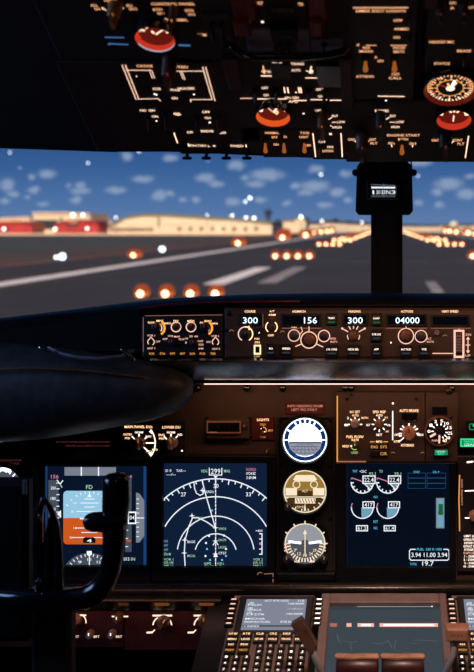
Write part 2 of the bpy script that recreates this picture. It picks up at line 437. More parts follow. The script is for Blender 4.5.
def runway_light(name, X, Y, r, label, group, core='rwy_core', rim='rwy_rim', k=1.0, wd=1.0):  # rim: material of the blurred halo around the lamp
    e = bpy.data.objects.new(name, None); C.objects.link(e); e.location = (X, Y, .04); tag(e, label, 'light', group)
    b = MB(); b.tube([(0,0,.0),(0,0,r*.5)], r*.8, 'dark_metal', 10, caps=False); b.build('lamp_base', e)
    if rim:
        g = MB(); n = 14
        # blurred orange halo of the lamp, built as a squat glowing collar
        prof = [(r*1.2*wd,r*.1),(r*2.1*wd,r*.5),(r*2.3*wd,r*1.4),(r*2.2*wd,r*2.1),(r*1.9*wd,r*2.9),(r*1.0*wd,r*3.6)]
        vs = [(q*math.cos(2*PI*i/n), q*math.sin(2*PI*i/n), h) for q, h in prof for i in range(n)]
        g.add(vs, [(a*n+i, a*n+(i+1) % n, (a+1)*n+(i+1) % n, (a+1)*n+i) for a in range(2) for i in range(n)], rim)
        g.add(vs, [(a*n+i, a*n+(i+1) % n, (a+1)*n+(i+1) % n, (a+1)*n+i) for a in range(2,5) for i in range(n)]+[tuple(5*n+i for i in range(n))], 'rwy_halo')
        g.build('lamp_halo', e)
    c = MB(); c.tube([(0,-r*1.4*wd,r*1.0),(0,-r*2.4*wd,r*1.0)], r*.85*k, core, 12); c.build('lamp_bulb', e)
    return e
def copy_tree(o, loc, label=None):
    c = o.copy(); C.objects.link(c); c.location = loc
    if label: c['label'] = label
    for ch in o.children:
        d = ch.copy(); C.objects.link(d); d.parent = c
        for g in ch.children:
            q = g.copy(); C.objects.link(q); q.parent = d
    return c
NUM = ['first','second','third','fourth']
side_n = {'L':'left','R':'right'}
Ys = [64.5, 142, 233, 300, 350, 400, 450, 500, 550, 600, 660, 720]
row_word = ['nearest', 'second nearest', 'third nearest']
for sd, xs in (('L', (-15.8,-14.2,-12.6,-11.0)), ('R', (12.1,13.9,15.7,17.4))):
    for ri, Y in enumerate(Ys):
        if sd == 'R' and Y < 100: continue
        for k, X in enumerate(xs):
            if ri < 3:
                lb = f'orange touchdown light, {NUM[k]} of four in the {row_word[ri]} row {side_n[sd]} of the post'
                gp = None
            else:
                lb = f'distant orange touchdown lights merging into the glowing streak {side_n[sd]} of the window post'
                gp = f'far touchdown lights {side_n[sd]} of the post'
            r = .22 if Y < 100 else min(.335, .30+.0002*(Y-150))
            runway_light('runway_light', X, Y, r, lb, gp or f'touchdown lights on the {side_n[sd]} side', k=1.0 if ri < 3 else 1.3)
for k, (X, Y, lb) in enumerate([(-36.8,146,'large orange runway edge light above the long white line'),(-35.1,237,'orange edge light at the far end of the long white line'),
        (-34.6,333,'orange edge light left of the streaks, beyond the white line'),(-32.9,407,'small far orange edge light below the control tower'),
        (-46,447,'faint far orange light just left of the control tower foot')]):
    runway_light('edge_light', X, Y, .0022*Y, lb, 'orange lights along the left runway edge', wd=1.5)
for k, Y in enumerate([480, 545, 610, 670, 720]):
    for X, sdn in ((-40,'left'), (42,'right')):
        runway_light('edge_light', X, Y, .0016*Y, f'tiny far runway edge light on the {sdn} lost in the glow near the horizon', f'far edge lights on the {sdn}')
for X, Y, lb in ((42,330,'orange edge light at the right rim of the picture above the row of four'),(42,430,'orange edge light right of the post, nearer of the bright pair'),(42,520,'orange edge light right of the post, farther of the bright pair')):
    runway_light('edge_light', X, Y, .0020*Y, lb, 'orange lights along the right runway edge')
runway_light('taxi_light', -44.6, 138, .36, 'bright white-blue taxiway light at left, nearer of the two', 'white-blue taxiway lights', 'blue_core', None, 1.3)
runway_light('taxi_light', -40.3, 180, .40, 'bright white-blue taxiway light above the white line, farther of the two', 'white-blue taxiway lights', 'blue_core', None, 1.3)
runway_light('taxi_light', -46.2, 140, .2, 'small dim taxiway light touching the left white-blue light', 'white-blue taxiway lights', 'blue_core', None, 1.2)

def bld(name, label, cat, x0, x1, Y, roof_pts, wall, roof, depth=40, rt=.9, base=0.0, win=None, doors=None, winmat='lit_window', group=None):
    """building whose front stands at distance Y; roof_pts: (layout x, layout y) along the eaves"""
    X = lambda x: (x-PX)/F*Y
    Z = lambda y: ZC+(PY-y)/F*Y
    cx = X((x0+x1)/2); e = bpy.data.objects.new(name, None); C.objects.link(e); e.location = (cx, Y, base); tag(e, label, cat, group)
    prof = [(X(x)-cx, Z(y)-base) for x, y in roof_pts]
    m = MB(); pts = [(prof[0][0],0,0)]+[(a,0,b) for a, b in prof]+[(prof[-1][0],0,0)]
    m.prism(pts, (0,depth,0), wall); m.build('wall', e, smooth=False)
    r = MB(); top = [(a,-1,b+rt) for a, b in prof]; bot = [(a,-1,b-.05) for a, b in prof][::-1]
    r.prism(top+bot, (0,depth+2,0), roof); r.build('roof', e, smooth=False)
    for (a, b, c, d) in (win or []):
        w = MB(); w.box(X(a)-cx, X(c)-cx, -.35, -.02, Z(d)-base, Z(b)-base, winmat); w.build('window', e, smooth=False)
    for (a, b, c, d) in (doors or []):
        w = MB(); w.box(X(a)-cx, X(c)-cx, -.45, -.02, max(0,Z(d)-base), Z(b)-base, 'dark_metal', .1); w.build('door', e, smooth=False)
    return e
bld('hangar', 'long arched cream hangar with dark green roof, floodlit, in the middle distance', 'hangar', 108, 272, 560,
    [(108,227),(118,222),(130,217),(145,215.5),(165,215.5),(185,217),(215,219),(245,221),(272,224)], 'cream_wall', 'green_roof', 60, 1.1,
    win=[(124,219.5,154,224.5),(164,219,196,223.5),(200,221,236,224)],
    doors=[(110+i*2,228,111.2+i*2,231) for i in range(22)]+[(178+i*11,227.2,181+i*11,230.5) for i in range(8)]+[(158,217.5,159.4,227)])
bld('terminal_building', 'flat cream-roofed terminal building at far left, above the red sheds', 'building', 33, 92, 600,
    [(33,213.5),(68,213.5),(70,214.5),(90,214.5)], 'cream_wall', 'cream_wall', 40, .8, win=[(36,217,60,219)], doors=[(34,220,58,229),(60,218,62,222)])
bld('low_building', 'low cream building at the left edge behind a red shed', 'building', -40, 30, 640, [(-40,219),(-2,219),(30,217.5)], 'cream_wall', 'cream_wall', 30, .6)
bld('gabled_building', 'small cream building with sloping roof between terminal and hangar', 'building', 90, 112, 650,
    [(90,219.5),(96,219.5),(101,222.5),(112,225)], 'cream_wall', 'cream_wall', 30, .6)
bld('red_shed', 'long low red shed at the far left edge of the airfield', 'shed', -30, 32, 555, [(-30,222.5),(0,222.5),(20,222),(32,225)], 'red_paint', 'red_paint', 20, .5,
    doors=[(2,227,8,231)])
bld('red_shed', 'wide red shed with low gable in front of the cream terminal', 'shed', 55, 98, 550, [(55,226),(64,221.5),(80,220.5),(96,222),(98,226)], 'red_paint', 'red_paint', 20, .5,
    doors=[(66,224,78,226)], win=[(70,222,77,223)])
bld('airport_building', 'low lit building just right of the long hangar', 'building', 240, 266, 700, [(240,221.5),(266,222.5)], 'cream_wall', 'green_roof', 30, 1, win=[(243,222.5,250,225)], winmat='green_window')
bld('airport_building', 'two-step lit building right of the control tower', 'building', 283, 306, 700, [(283,221),(294,221),(294.2,218.5),(304,218.5),(306,222)], 'cream_wall', 'green_roof', 30, 1, win=[(297,219.5,303,221.5)], winmat='lit_window')
bld('airport_building', 'low dark building with lit front left of the orange streaks', 'building', 308, 371, 760, [(308,223.5),(322,223.5),(323,222),(345,223),(371,224.5)], 'cream_wall', 'dark_metal', 30, 1.4, win=[(326,224.5,330,226)])
bld('airport_building', 'long low lit building on the horizon right of the window post', 'building', 398, 520, 780, [(398,225.5),(430,226),(470,225),(520,225)], 'cream_wall', 'dark_metal', 30, .9, win=[(440,226.5,452,228)])
# control tower
Y = 800; cx = (268-PX)/F*Y
e = bpy.data.objects.new('control_tower', None); C.objects.link(e); e.location = (cx, Y, 0)
tag(e, 'slim dark blue control tower standing against the sky behind low buildings', 'tower')
m = MB(); m.tube([(0,0,0),(0,0,13)], [2.2,1.7], 'tower_blue', 12, caps=False); m.build('tower_shaft', e)
m = MB(); m.tube([(0,0,13),(0,0,14.5),(0,0,17)], [1.8,3.2,3.0], 'tower_blue', 8, caps=False); m.build('tower_cab', e)
m = MB(); m.tube([(0,0,17),(0,0,17.6)], [3.4,2.4], 'dark_metal', 8, caps=False); m.tube([(0,0,17.5),(0,0,20)], .25, 'dark_metal', 6); m.build('tower_roof', e)
# dome
Y = 690; cx = (454-PX)/F*Y; e = bpy.data.objects.new('radar_dome', None); C.objects.link(e); e.location = (cx, Y, 0)
tag(e, 'pale round radar dome on a low drum right of the window post', 'radar dome')
m = MB(); m.tube([(0,0,0),(0,0,4)], 2.4, 'cream_wall', 14, caps=False); m.build('drum', e)
m = MB(); m.lathe_z = None
n = 16; prof = [(3.0*math.cos(a), 5.0+3.0*math.sin(a)) for a in [math.radians(-40+13*i) for i in range(11)]]
m.add([(r*math.cos(2*PI*i/n), r*math.sin(2*PI*i/n), z) for r, z in prof for i in range(n)],
      [(a*n+i, a*n+(i+1) % n, (a+1)*n+(i+1) % n, (a+1)*n+i) for a in range(10) for i in range(n)]+[tuple(10*n+i for i in range(n))], 'dome_cream'); m.build('dome', e)
# trees on the horizon
for x, w_, h_, lb in ((335,8,4.5,'wide dark tree clump on the horizon left of the post'),(350,4,3.0,'small dark tree clump beside the wide one'),(278,4,3,'small dark tree clump right of the control tower')):
    Y = 900; cx = (x-PX)/F*Y; m = MB()
    for i in range(9):
        a = random.uniform(-w_/2, w_/2); hh = ZC+(random.uniform(.2,1)*h_)*(1-abs(a)/w_)
        r = random.uniform(1.4,2.2); c = (a, random.uniform(-1.5,1.5), hh+1)
        m.tube([(c[0],c[1],c[2]-r*.3),(c[0],c[1],c[2]+r*.3)], r, 'leaf_dark', 9)
    for a in (-w_/4, w_/4): m.tube([(a,0,0),(a,0,ZC)], .3, 'leaf_dark', 6, caps=False)
    o = m.build('tree', None); o.location = (cx, Y, 0); tag(o, lb, 'tree', 'trees on the horizon')
# floodlight masts
for x, y, r, lb in ((73,215,2.2,'bright floodlight lamp above the red shed, left of the pair'),(83,215,1.8,'bright floodlight lamp above the red shed, right of the pair'),(4,229,1.9,'round floodlight low at the far left edge'),
        (55,229,1.9,'round floodlight left of the gabled red shed'),(87,228.5,1.7,'round floodlight at the right end of the gabled red shed'),
        (232,215.5,1.5,'floodlight over the right end of the hangar roof'),(207,215,1.0,'small floodlight over the middle of the hangar roof'),
        (116,217.5,1.2,'small floodlight over the left end of the hangar'),(246,217.5,1.6,'floodlight right of the hangar roof'),(254,218,1.8,'brighter floodlight right of the hangar roof'),
        (301,217,2.0,'bright floodlight on top of the two-step building'),(322,221,1.4,'floodlight left of the dark trees'),(362,222.5,1.2,'floodlight close to the left side of the window post')):
    Y = 545; X = (x-PX)/F*Y; z = ZC+(PY-y)/F*Y; e = bpy.data.objects.new('floodlight', None); C.objects.link(e); e.location = (X, Y, 0); tag(e, lb, 'floodlight', 'airfield floodlights')
    m = MB(); m.tube([(0,.3,0),(0,.3,z)], .10, 'dark_metal', 6, caps=False); m.build('mast', e)
    m = MB(); m.tube([(0,0,z-.01),(0,0,z+.01)], r*.545*.75, 'flood_lamp', 10); m.build('lamp', e)
# fence / lit kerb strip in front of apron
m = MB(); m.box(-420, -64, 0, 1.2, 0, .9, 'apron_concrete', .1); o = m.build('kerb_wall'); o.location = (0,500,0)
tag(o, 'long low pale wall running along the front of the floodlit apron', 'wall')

sun = bpy.data.lights.new('fill_sun', 'SUN'); sun.energy = 4.6; sun.color = (1,.80,.62); sun.angle = math.radians(3)  # added sun from behind, brightening the painted lines and facades
so = bpy.data.objects.new('fill_sun', sun); C.objects.link(so); so.rotation_euler = (math.radians(52), 0, math.radians(-18))

# ================================================================== COCKPIT SHELL
CF = ZC-1.35        # cockpit floor height
def box(name, x0, x1, y0, y1, z0, z1, mat, c=0): m = MB(); m.box(x0,x1,y0,y1,z0,z1,mat,c); return m.build(name, smooth=False)
struct(box('floor', -1.55, 1.25, -1.0, 2.6, CF-.06, CF, 'carpet'))
m = MB()
for y0_, y1_, z0_, z1_ in ((-1.0,.6,CF-.06,ZC+1.05),(1.5,2.6,CF-.06,ZC+1.05),(.6,1.5,CF-.06,ZC-.12),(.6,1.5,ZC+.42,ZC+1.05)): m.box(-1.61,-1.55,y0_,y1_,z0_,z1_,'shell_paint')
struct(m.build('wall_left', smooth=False)); struct(box('window_3', -1.585, -1.575, .6, 1.5, ZC-.12, ZC+.42, 'windscreen'))
struct(box('wall_right', 1.25, 1.31, -1.0, 2.6, CF-.06, ZC+1.05, 'shell_paint'))
struct(box('wall_back', -1.55, 1.25, -1.06, -1.0, CF-.06, ZC+1.05, 'shell_paint'))
# wall_front below the windscreen
struct(box('wall_front', -1.55, 1.25, 2.5, 2.6, CF-.06, ZC-.342, 'shell_paint'))
# ceiling: rear high part and the header over the windscreen
m = MB(); m.box(-1.55, 1.25, -1.0, .9, ZC+.95, ZC+1.05, 'headliner'); m.box(-1.55, 1.25, .84, .9, ZC+.52, ZC+.95, 'headliner')
m.box(-1.55, 1.25, 1.60, 2.36, ZC+.185, ZC+.24, 'headliner')
struct(m.build('ceiling', smooth=False))
# header shroud lying in the overhead panel's plane: outline with the little step above the left window
t = Thing('trim_3', 'x', 'x', OVH, 237, 140, h=-.03)
for k_ in ('label','category'): del t.e[k_]
t.e['kind'] = 'structure'
m = t.m(); pts = [(-160,145),(0,148.3),(60,150.3),(117,152.3),(122,149.5),(200,153),(300,157.5),(380,160),(474,162),(700,167)]
for a, b in zip(pts, pts[1:]):
    A0 = t.L(a[0],a[1],0); B0 = t.L(b[0],b[1],0); top = A0[1]+.75
    vs = [(A0[0],A0[1],0),(B0[0],B0[1],0),(B0[0],top,0),(A0[0],top,0),(A0[0],A0[1],-.06),(B0[0],B0[1],-.06),(B0[0],top,-.06),(A0[0],top,-.06)]
    m.add(vs, [(0,1,2,3),(7,6,5,4),(0,4,5,1),(2,6,7,3),(0,3,7,4),(1,2,6,5)], 'headliner')
m.build('header_shroud', t.e, smooth=False)
# centre post, windscreen frames, panes
YW = 2.3
m = MB(); a = W(371.5,0,YW-.12).x; b = W(402.5,0,YW-.12).x
x0, x1 = W(371.5,0,YW-.02).x, W(402,0,YW-.02).x
m.box(x0, x1, YW-.10, YW+.02, ZC-.262, ZC+.185, 'black_plastic', 0)
m.box(x0+.012, x1-.012, YW-.115, YW-.10, ZC-.262, ZC+.185, 'black_plastic', 0)
struct(m.build('trim_1', smooth=False))
m = MB(); m.box(-1.55, 1.25, YW-.05, 2.6, ZC-.34, ZC-.262, 'black_plastic'); struct(m.build('trim_2', smooth=False))
for nm, xa, xb in (('window_1', -1.55, x0), ('window_2', x1, 1.25)):
    struct(box(nm, xa, xb, YW-.006, YW, ZC-.262, ZC+.185, 'windscreen'))
# ================================================================== GLARESHIELD
e = bpy.data.objects.new('glareshield', None); C.objects.link(e); e.location = (0, 1.9, ZC-.2)
tag(e, 'long black glareshield shelf under the windscreen, with a thin lit strip beneath', 'glareshield')
def gp(x, y, Y): p = W(x, y, Y); return (p.x, p.y-1.9, p.z-(ZC-.2))
tops = [(-120,327),(0,318),(60,311),(120,303.5),(140.5,301.2),(142.5,301),(160,299),(200,296.5),(260,294),(330,293),(474,293.5),(700,294)]
secs = []
for x, t_ in tops:
    secs.append([gp(x,t_+2.5,2.18), gp(x,t_+.2,2.02), gp(x,t_,1.88), gp(x,t_+3,1.81), gp(x,t_+8 if x > 118 else t_+12,1.785), gp(x,309 if x > 141 else 349,1.79), gp(x,309 if x > 141 else 349,1.87), gp(x,t_+16,1.95), gp(x,t_+16,2.18)])
m = MB(); m.loft(secs, 'black_plastic'); m.build('glareshield_top', e)
# thin reflective brow line over the mode control panel
m = MB(); m.loft([[gp(x,t_,1.776), gp(x,t_+1.1,1.776), gp(x,t_+1.1,1.784), gp(x,t_,1.784)] for x, t_ in ((232,305.2),(330,304.6),(474,305),(700,305.5))], 'roll_gloss'); m.build('brow_trim', e)
m = MB(); m.loft([[gp(x,t_,1.774), gp(x,t_+1.6,1.774), gp(x,t_+1.6,1.784), gp(x,t_,1.784)] for x, t_ in ((140,307),(170,303.5),(200,301.5),(232,301),(300,300.5))], 'guard_red'); m.build('red_edge_trim', e, 'dark red edge trim')
# receding glossy lip that mirrors the instruments below
m = MB(); secs = []
for x in (150, 200, 300, 400, 474, 700):
    dz = 6 if x < 170 else 0
    secs.append([gp(x,358.5,1.757), gp(x,360.5,1.752), gp(x,363+dz*.2,1.757), gp(x,379.5,1.812), gp(x,381,1.818), gp(x,381,1.84), gp(x,360,1.84)])
m.loft(secs, 'lip_gloss'); m.build('glareshield_lip', e, 'glossy receding lower lip')
m = MB(); secs = [[gp(x,380.7,1.818), gp(x,383.2,1.818), gp(x,383.2,1.826), gp(x,380.7,1.826)] for x in (150,700)]
m.loft(secs, 'black_plastic'); m.build('strip_housing', e)
m = MB()
for a, b, mt in ((204,700,'strip_lamp'),): m.loft([[gp(x,383.5,1.818), gp(x,384.6,1.818), gp(x,384.6,1.825), gp(x,383.5,1.825)] for x in (a, b)], mt)
m.build('strip_light', e, 'thin white strip lamp')

# padded coaming at left
e2 = bpy.data.objects.new('coaming_pad', None); C.objects.link(e2); e2.location = (-.6,1.72,ZC-.3)
tag(e2, 'dark padded leather coaming bulging below the glareshield at left', 'padding')
def cp(x, y, Y): p = W(x, y, Y); return (p.x+.6, p.y-1.72, p.z-(ZC-.3))
m = MB(); secs = []
for x, t_, b_, d in ((-120,338,452,.10),(0,342,443,.10),(40,345,440,.10),(80,350,434,.098),(120,356,427,.09),(150,361,421,.082),(172,366,414,.07),(186,373,405,.05),(193,380,397,.03)):
    r = []
    n = 22
    for i in range(n):
        a = 2*PI*i/n; yy = (t_+b_)/2-(b_-t_)/2*math.sin(a)*(1 if math.sin(a) < 0 else 1)
        r.append(cp(x, yy, 1.80-d*math.copysign(abs(math.cos(a))**.8, math.cos(a))))
    secs.append(r[::-1])
m.loft(secs, 'leather'); m.build('pad_cover', e2)
m = MB(); m.tube([cp(-60,372,1.695), cp(30,368,1.70), cp(90,371,1.705), cp(140,377,1.72), cp(165,382,1.735)], .0022, 'knob_brown', 8); m.build('pad_reflection', e2, 'thin brown line painted as a reflection')  # orange reflection along the pad, built as a thin brown tube
m = MB(); m.tube([cp(104,421,1.745), cp(130,417,1.745), cp(158,411,1.75), cp(178,404,1.76)], .0012, 'roll_gloss', 6); m.build('edge_highlight', e2)  # highlight lines of the underside edge, built as a thin glossy trim

# latch strap on the pad
t = Thing('grab_strap', 'dark flexible strap with metal ends lying along the top of the coaming pad', 'strap', vert(1.70), 90, 352)
m = MB(); L = t.L
pts = [(46,349),(60,354),(80,357.5),(100,358.5),(120,357),(130,352)]
m.tube([(L(x,y)[0],L(x,y)[1],-.015+.018*math.sin(i/5*PI)) for i, (x, y) in enumerate(pts)], .0036, 'steel_blue', 8); m.build('strap_band', t.e)
for a, b in (((41,347.5),(50,350.5)),((123,349.5),(134,359.5))):
    m = MB(); m.tube([(L(*a)[0],L(*a)[1],.003),(L(*b)[0],L(*b)[1],.004)], .0034, 'chrome', 10); m.build('strap_end', t.e, 'shiny metal end')

# ================================================================== EFIS CONTROL PANEL
MCPp = vert(1.765)
t = Thing('efis_control_panel', 'small square black control panel with two rows of amber-lit knobs, left of the long panel', 'control panel', MCPp, 182, 337)
m = t.m(); m.slab(142,315,222.5,357.5,-.08,0,'panel_dark',.003); m.build('face_plate', t.e)
m = t.m(); H = .0006
for x, y, s, w in ((160,320.8,'MINS',7),(151.5,322.5,'RADIO',7),(167.5,323.3,'BARO',7),(176,321,'FPV',5),(191,321,'MTRS',7),(208,321,'BARO',7),(201.5,322.6,'IN',3),(215,323.5,'HPA',6),
      (151,335.5,'VOR 1',8),(158,341.5,'OFF',4.5),(151,348.3,'ADF 1',8),(165,339,'APP',5),(170.5,336,'VOR',5.5),(177,336.6,'MAP',6),(181.5,339.2,'PLN',5),
      (186,342.5,'5',2),(186.5,338.5,'10',3),(191,336.3,'20',3.5),(196,336.4,'40',3.5),(200.5,341,'160',5),(201,344.6,'320',5),(201,348.5,'640',5),
      (215,336,'VOR 2',8),(208.5,342,'OFF',4.5),(216,348.8,'ADF 2',8)):
    m.text(s, x, y, 1.9, H, 'lit_warm' if y < 330 else 'lit_pink', w=w)
for x, s in ((151.5,'WXR'),(162.5,'STA'),(172.5,'WPT'),(182.5,'ARPT'),(192.5,'DATA'),(202.5,'POS'),(213,'TERR')): m.text(s, x, 353.6, 2.2, H, 'lit_amber', w=5.5)
for x in (176,191): m.ring(x,327,4.2,5.3,H,'lit_pink')
for x, s in ((151,1),(215.5,1)): m.ring(x,342,2.8,3.7,H,'lit_pink',-60,60); m.ring(x,342,2.8,3.7,H,'lit_pink',120,240)
m.line([(149.3,339),(151,337.2),(152.7,339)],.8,H,'lit_pink'); m.line([(213.8,339),(215.5,337.2),(217.2,339)],.8,H,'lit_pink')
m.ring(157.5,328,6,8.2,H,'lit_amber',-60,55); m.ring(205,328,6,8.2,H,'lit_amber',-60,55); m.ring(157,328,4.6,5.2,H,'lit_warm',-40,60); m.ring(204.5,328,4.6,5.2,H,'lit_warm',-40,60)
m.line([(143.3,317.5),(143.3,352)],.5,H,'lit_dim'); m.line([(145,315.8),(222,314.9)],.5,H,'lit_dim')
m.build('lettering', t.e, smooth=False)
for x, y, r in ((155.5,328,5),(204,328,5),(176,327,3.8),(191,327,3.8),(171.5,343,4.3),(193,343.5,4.3)): knob(t,x,y,r,'knob_grey' if r < 4 else 'key_black',0,.008,lit='lit_darkred')
for x in (151,215.5): toggle(t,x,342,3,1.1,tip='key_black')

# ================================================================== MODE CONTROL PANEL
t = Thing('mode_control_panel', 'long brown autopilot panel with digital windows reading 300, 156 and 04000', 'control panel', MCPp, 349, 334)
m = t.m(); m.slab(224,308.5,600,358.5,-.07,0,'panel_brown',.004); m.build('face_plate', t.e)
screw(t,229.5,313.5,2.6); screw(t,226.5,331,1.6)
m = t.m(); D = .0022
wins = [(239.5,313.8,262.5,325.6),(281,314,321,326.6),(342.5,313.6,368,326),(386,314,427,326.4),(431,315,470,327)]
wl = ['COURSE','IAS/MACH','HEADING','ALTITUDE','VERT SPEED']; wx = [250,299,354.5,407,450]
for i, (a,b,c,d) in enumerate(wins):
    q = t.m(); q.frame(a,b,c,d,1.6,0,.004,'key_black',hin=.0005); q.rect(a+1.5,b+1.5,c-1.5,d-1.5,.0010,'scr_black'); o = q.build('display_window', t.e)
    m.text(wl[i], wx[i], 311.4, 2.3, .0006, 'lit_warm', w=[11,13,12,12,17][i])
    tx = ['300','156','300','04000',None][i]
    if tx:
        g = t.m(); g.text(tx, [250.3,310.5,355.3,407.5][i], 320.3, 6.2, .0016, 'lit_digit', w=[15,13,15,24][i]); g.build('digits', o, 'pale blue lit digits', smooth=False)
m.line([(263,327),(262.8,314)],.4,.0006,'lit_dim')
for a, b in ((431,471),(386,427),(282,321)): m.line([(a,328.2),(b,328.2)],.6,.0006,'lit_dim')
for s, x, y, h, w in (('A/T',272,311.2,1.8,5),('ARM',272,314.8,1.9,7),('OFF',271,335.3,2,6),('F/D',257,338.8,1.7,5),('ON',257,342.3,2,5),('C/O',294,326.8,2,5),
        ('SPD',333,338.6,1.9,6),('INTV',334,341.8,2,7),('ALT',429,338.6,1.9,5),('INTV',430.5,341.8,2,7),('DN',468.5,334.6,2.2,5),('UP',468,355.6,2.2,5)):
    m.text(s, x, y, h, .0006, 'lit_pink' if x > 320 else 'lit_warm', w=w)
m.text('OFF',257,356.4,2,.0006,'scr_yellow',w=6)
m.line([(269,318.6),(275,318.6)],.9,.0006,'lit_darkred')
m.ring(271.5,327,5.2,6.2,.0006,'lit_warm',-55,55); m.ring(271.5,327,5.2,6.2,.0006,'lit_warm',125,235)
m.ring(245.5,334,6.6,7.7,.0006,'lit_warm',-60,95); m.ring(245.5,334,6.6,7.7,.0006,'lit_pink',95,240); m.line([(249,330),(249,325.8)],.8,.0006,'lit_warm')
m.ring(294,335.5,5.3,6.2,.0006,'lit_pink'); m.ring(309,340,7.6,8.7,.0006,'lit_pink')
m.line([(309,331.3),(309,326.5)],1,.0006,'lit_pink'); m.line([(301.5,344),(295.5,346.5)],1,.0006,'lit_pink'); m.line([(316.5,344),(323,347)],1,.0006,'lit_pink')
m.line([(301,327),(302.5,331),(299.5,335)],.8,.0006,'lit_pink')
m.ring(324,336,5.2,6.2,.0006,'lit_pink')
for a in (30,62,90,118,150): m.ray(353.5,335,6.2,(13 if a in (30,150) else 10),a,1.0,.0006,'lit_pink')
for a in (30,150):
    q = math.radians(a); m.disc(353.5+13*math.cos(q),335-13*math.sin(q),1.1,.0007,'lit_pink')
m.ring(353.5,336,5.6,6.5,.0006,'lit_pink',-35,10); m.ring(353.5,336,5.6,6.5,.0006,'lit_pink',170,215)
m.ring(406,336,7.2,8.2,.0006,'lit_pink'); m.line([(406,328),(406,325.8)],.9,.0006,'lit_pink'); m.ring(421,336.3,5.5,6.4,.0006,'lit_pink')
m.line([(432.5,353.4),(453,353.4)],.9,.0006,'lit_pink'); m.line([(468,338),(468,351.5)],.9,.0006,'lit_pink'); m.line([(465.8,345),(470.2,345)],.9,.0006,'lit_pink')
m.poly([(466,339.5),(468,336.6),(470,339.5)],.0007,'lit_pink'); m.poly([(466,350.5),(470,350.5),(468,353.4)],.0007,'lit_pink')
m.line([(459,329),(459,331)],1,.0006,'lit_pink'); m.disc(391,342.6,.7,.0007,'lit_dot')
for x, y in ((231.5,332),(282.5,333),(445,337)): m.ring(x,y,1.7,2.4,.0006,'lit_dim',20,170)
m.build('lettering', t.e, smooth=False)
for x, y, r, mt in ((245,335,5.4,'key_black'),(271.5,327,3.6,'knob_grey'),(294,335.5,4.6,'knob_grey'),(309,340,6.2,'knob_brown'),(324,336,4.5,'knob_grey'),(353.5,336,5,'knob_brown'),(406,336,6,'knob_brown'),(421,336.3,4.6,'knob_grey'),(437,333,3,'knob_pale')):
    knob(t,x,y,r*.92,mt,0,.009,lit='lit_darkred')
for a,b,c,d,s,bar in ((326,313.5,337,325,'VNAV','green_dim'),(371,313.5,382,325.5,'LNAV','green_dim'),(371,329.5,382,341.5,'VOR LOC','du_horizon'),(371,345,382,356,'APP','du_horizon'),
        (325.5,345,338,356,'LVL CHG','du_horizon'),(347,345,360,356,'HDG SEL','du_horizon'),(400,345,412,356,'ALT HLD','du_horizon'),(418,345,430,356,'V/S','du_horizon'),
        (265.5,344,276,355.5,'N1','du_horizon'),(280.5,344,292,355.5,'SPEED','du_horizon'),(256,328.5,262.5,337,'A',None)):
    button(t,a,b,c,d,text=s,th=2.0,bar=bar,h1=.007)
# thumb wheel with bracket frame, flight director switch
q = t.m(); q.frame(453.8,330,464.4,359-1,1.1,0,.0035,'lit_pink'); q.rect(456,334,462.4,354,.0037,'key_black'); w_ = q.build('thumbwheel_frame', t.e)
q = t.m(); q.slab(456,335,462,353,.001,.012,'cdu_frame',.004); 
for k in range(6): q.slab(455.8,336.2+k*2.8,462.2,337.4+k*2.8,.010,.013,'knob_pale',.0004)
q.build('thumbwheel', w_)
q = t.m(); q.frame(253.8,345,260.8,354.6,.9,0,.002,'lit_warm'); q.build('switch_frame', t.e)
q = t.m(); q.slab(255.2,346.6,259.4,353,0,.006,'key_black'); q.build('flight_director_switch', t.e)

# ================================================================== MAIN INSTRUMENT PANEL
M0 = 0.0
o = box('wall_instrument', -1.40, 1.20, 1.915, 1.985, ZC-.72, ZC-.24, 'panel_brown'); struct(o)
def plate(x0, y0, x1, y1, h=.012, mat='panel_brown'): pass
t = Thing('instrument_panel_skirt', 'dark ledge and rounded metallic rail running under the main screens', 'rail', MAIN, 237, 590)
for a_, b_, c_ in ((-80,37,569),(276,335,573)):
    m = t.m(); m.slab(a_,c_,b_,582,-.014,.004,'black_plastic',.003); m.build('ledge', t.e)
m = t.m()
m = t.m(); a = t.L(-80,582.5); b = t.L(700,582.5); m.box(a[0],b[0],a[1]-.003,a[1],-.014,.012,'roll_gloss',.001); m.build('trim_line', t.e)
m = t.m(); a = t.L(-80,591,.02); b = t.L(700,591,.02); m.tube([(a[0],a[1],.01),(b[0],b[1],.01)], .0125, 'roll_gloss', 16); m.build('rounded_rail', t.e)

def display(name, label, x0, y0, x1, y1, sx0, sy0, sx1, sy1, scr, cat='display screen', hb=.003):
    t = Thing(name, label, cat, MAIN, (x0+x1)/2, (y0+y1)/2)
    m = t.m(); m.frame(x0,y0,x1,y1,(sx0-x0,sy0-y0,x1-sx1,y1-sy1),-.014,hb,'black_plastic',hin=-.004); m.build('bezel', t.e)
    m = t.m(); m.slab(x0+1,y0+1,x1-1,y1-1,-.013,-.006,'black_plastic'); m.rect(sx0-.5,sy0-.5,sx1+.5,sy1+.5,-.0055,scr); m.build('screen', t.e, smooth=False)
    for a, b in ((x0+2.5,y0+3),(x1-2.5,y0+3),(x0+2.5,y1-4),(x1-2.5,y1-4)): screw(t,a,b,1.1,hb)
    return t
h = -.0050; h2 = -.0047; h3 = -.0044; h4 = -.0041
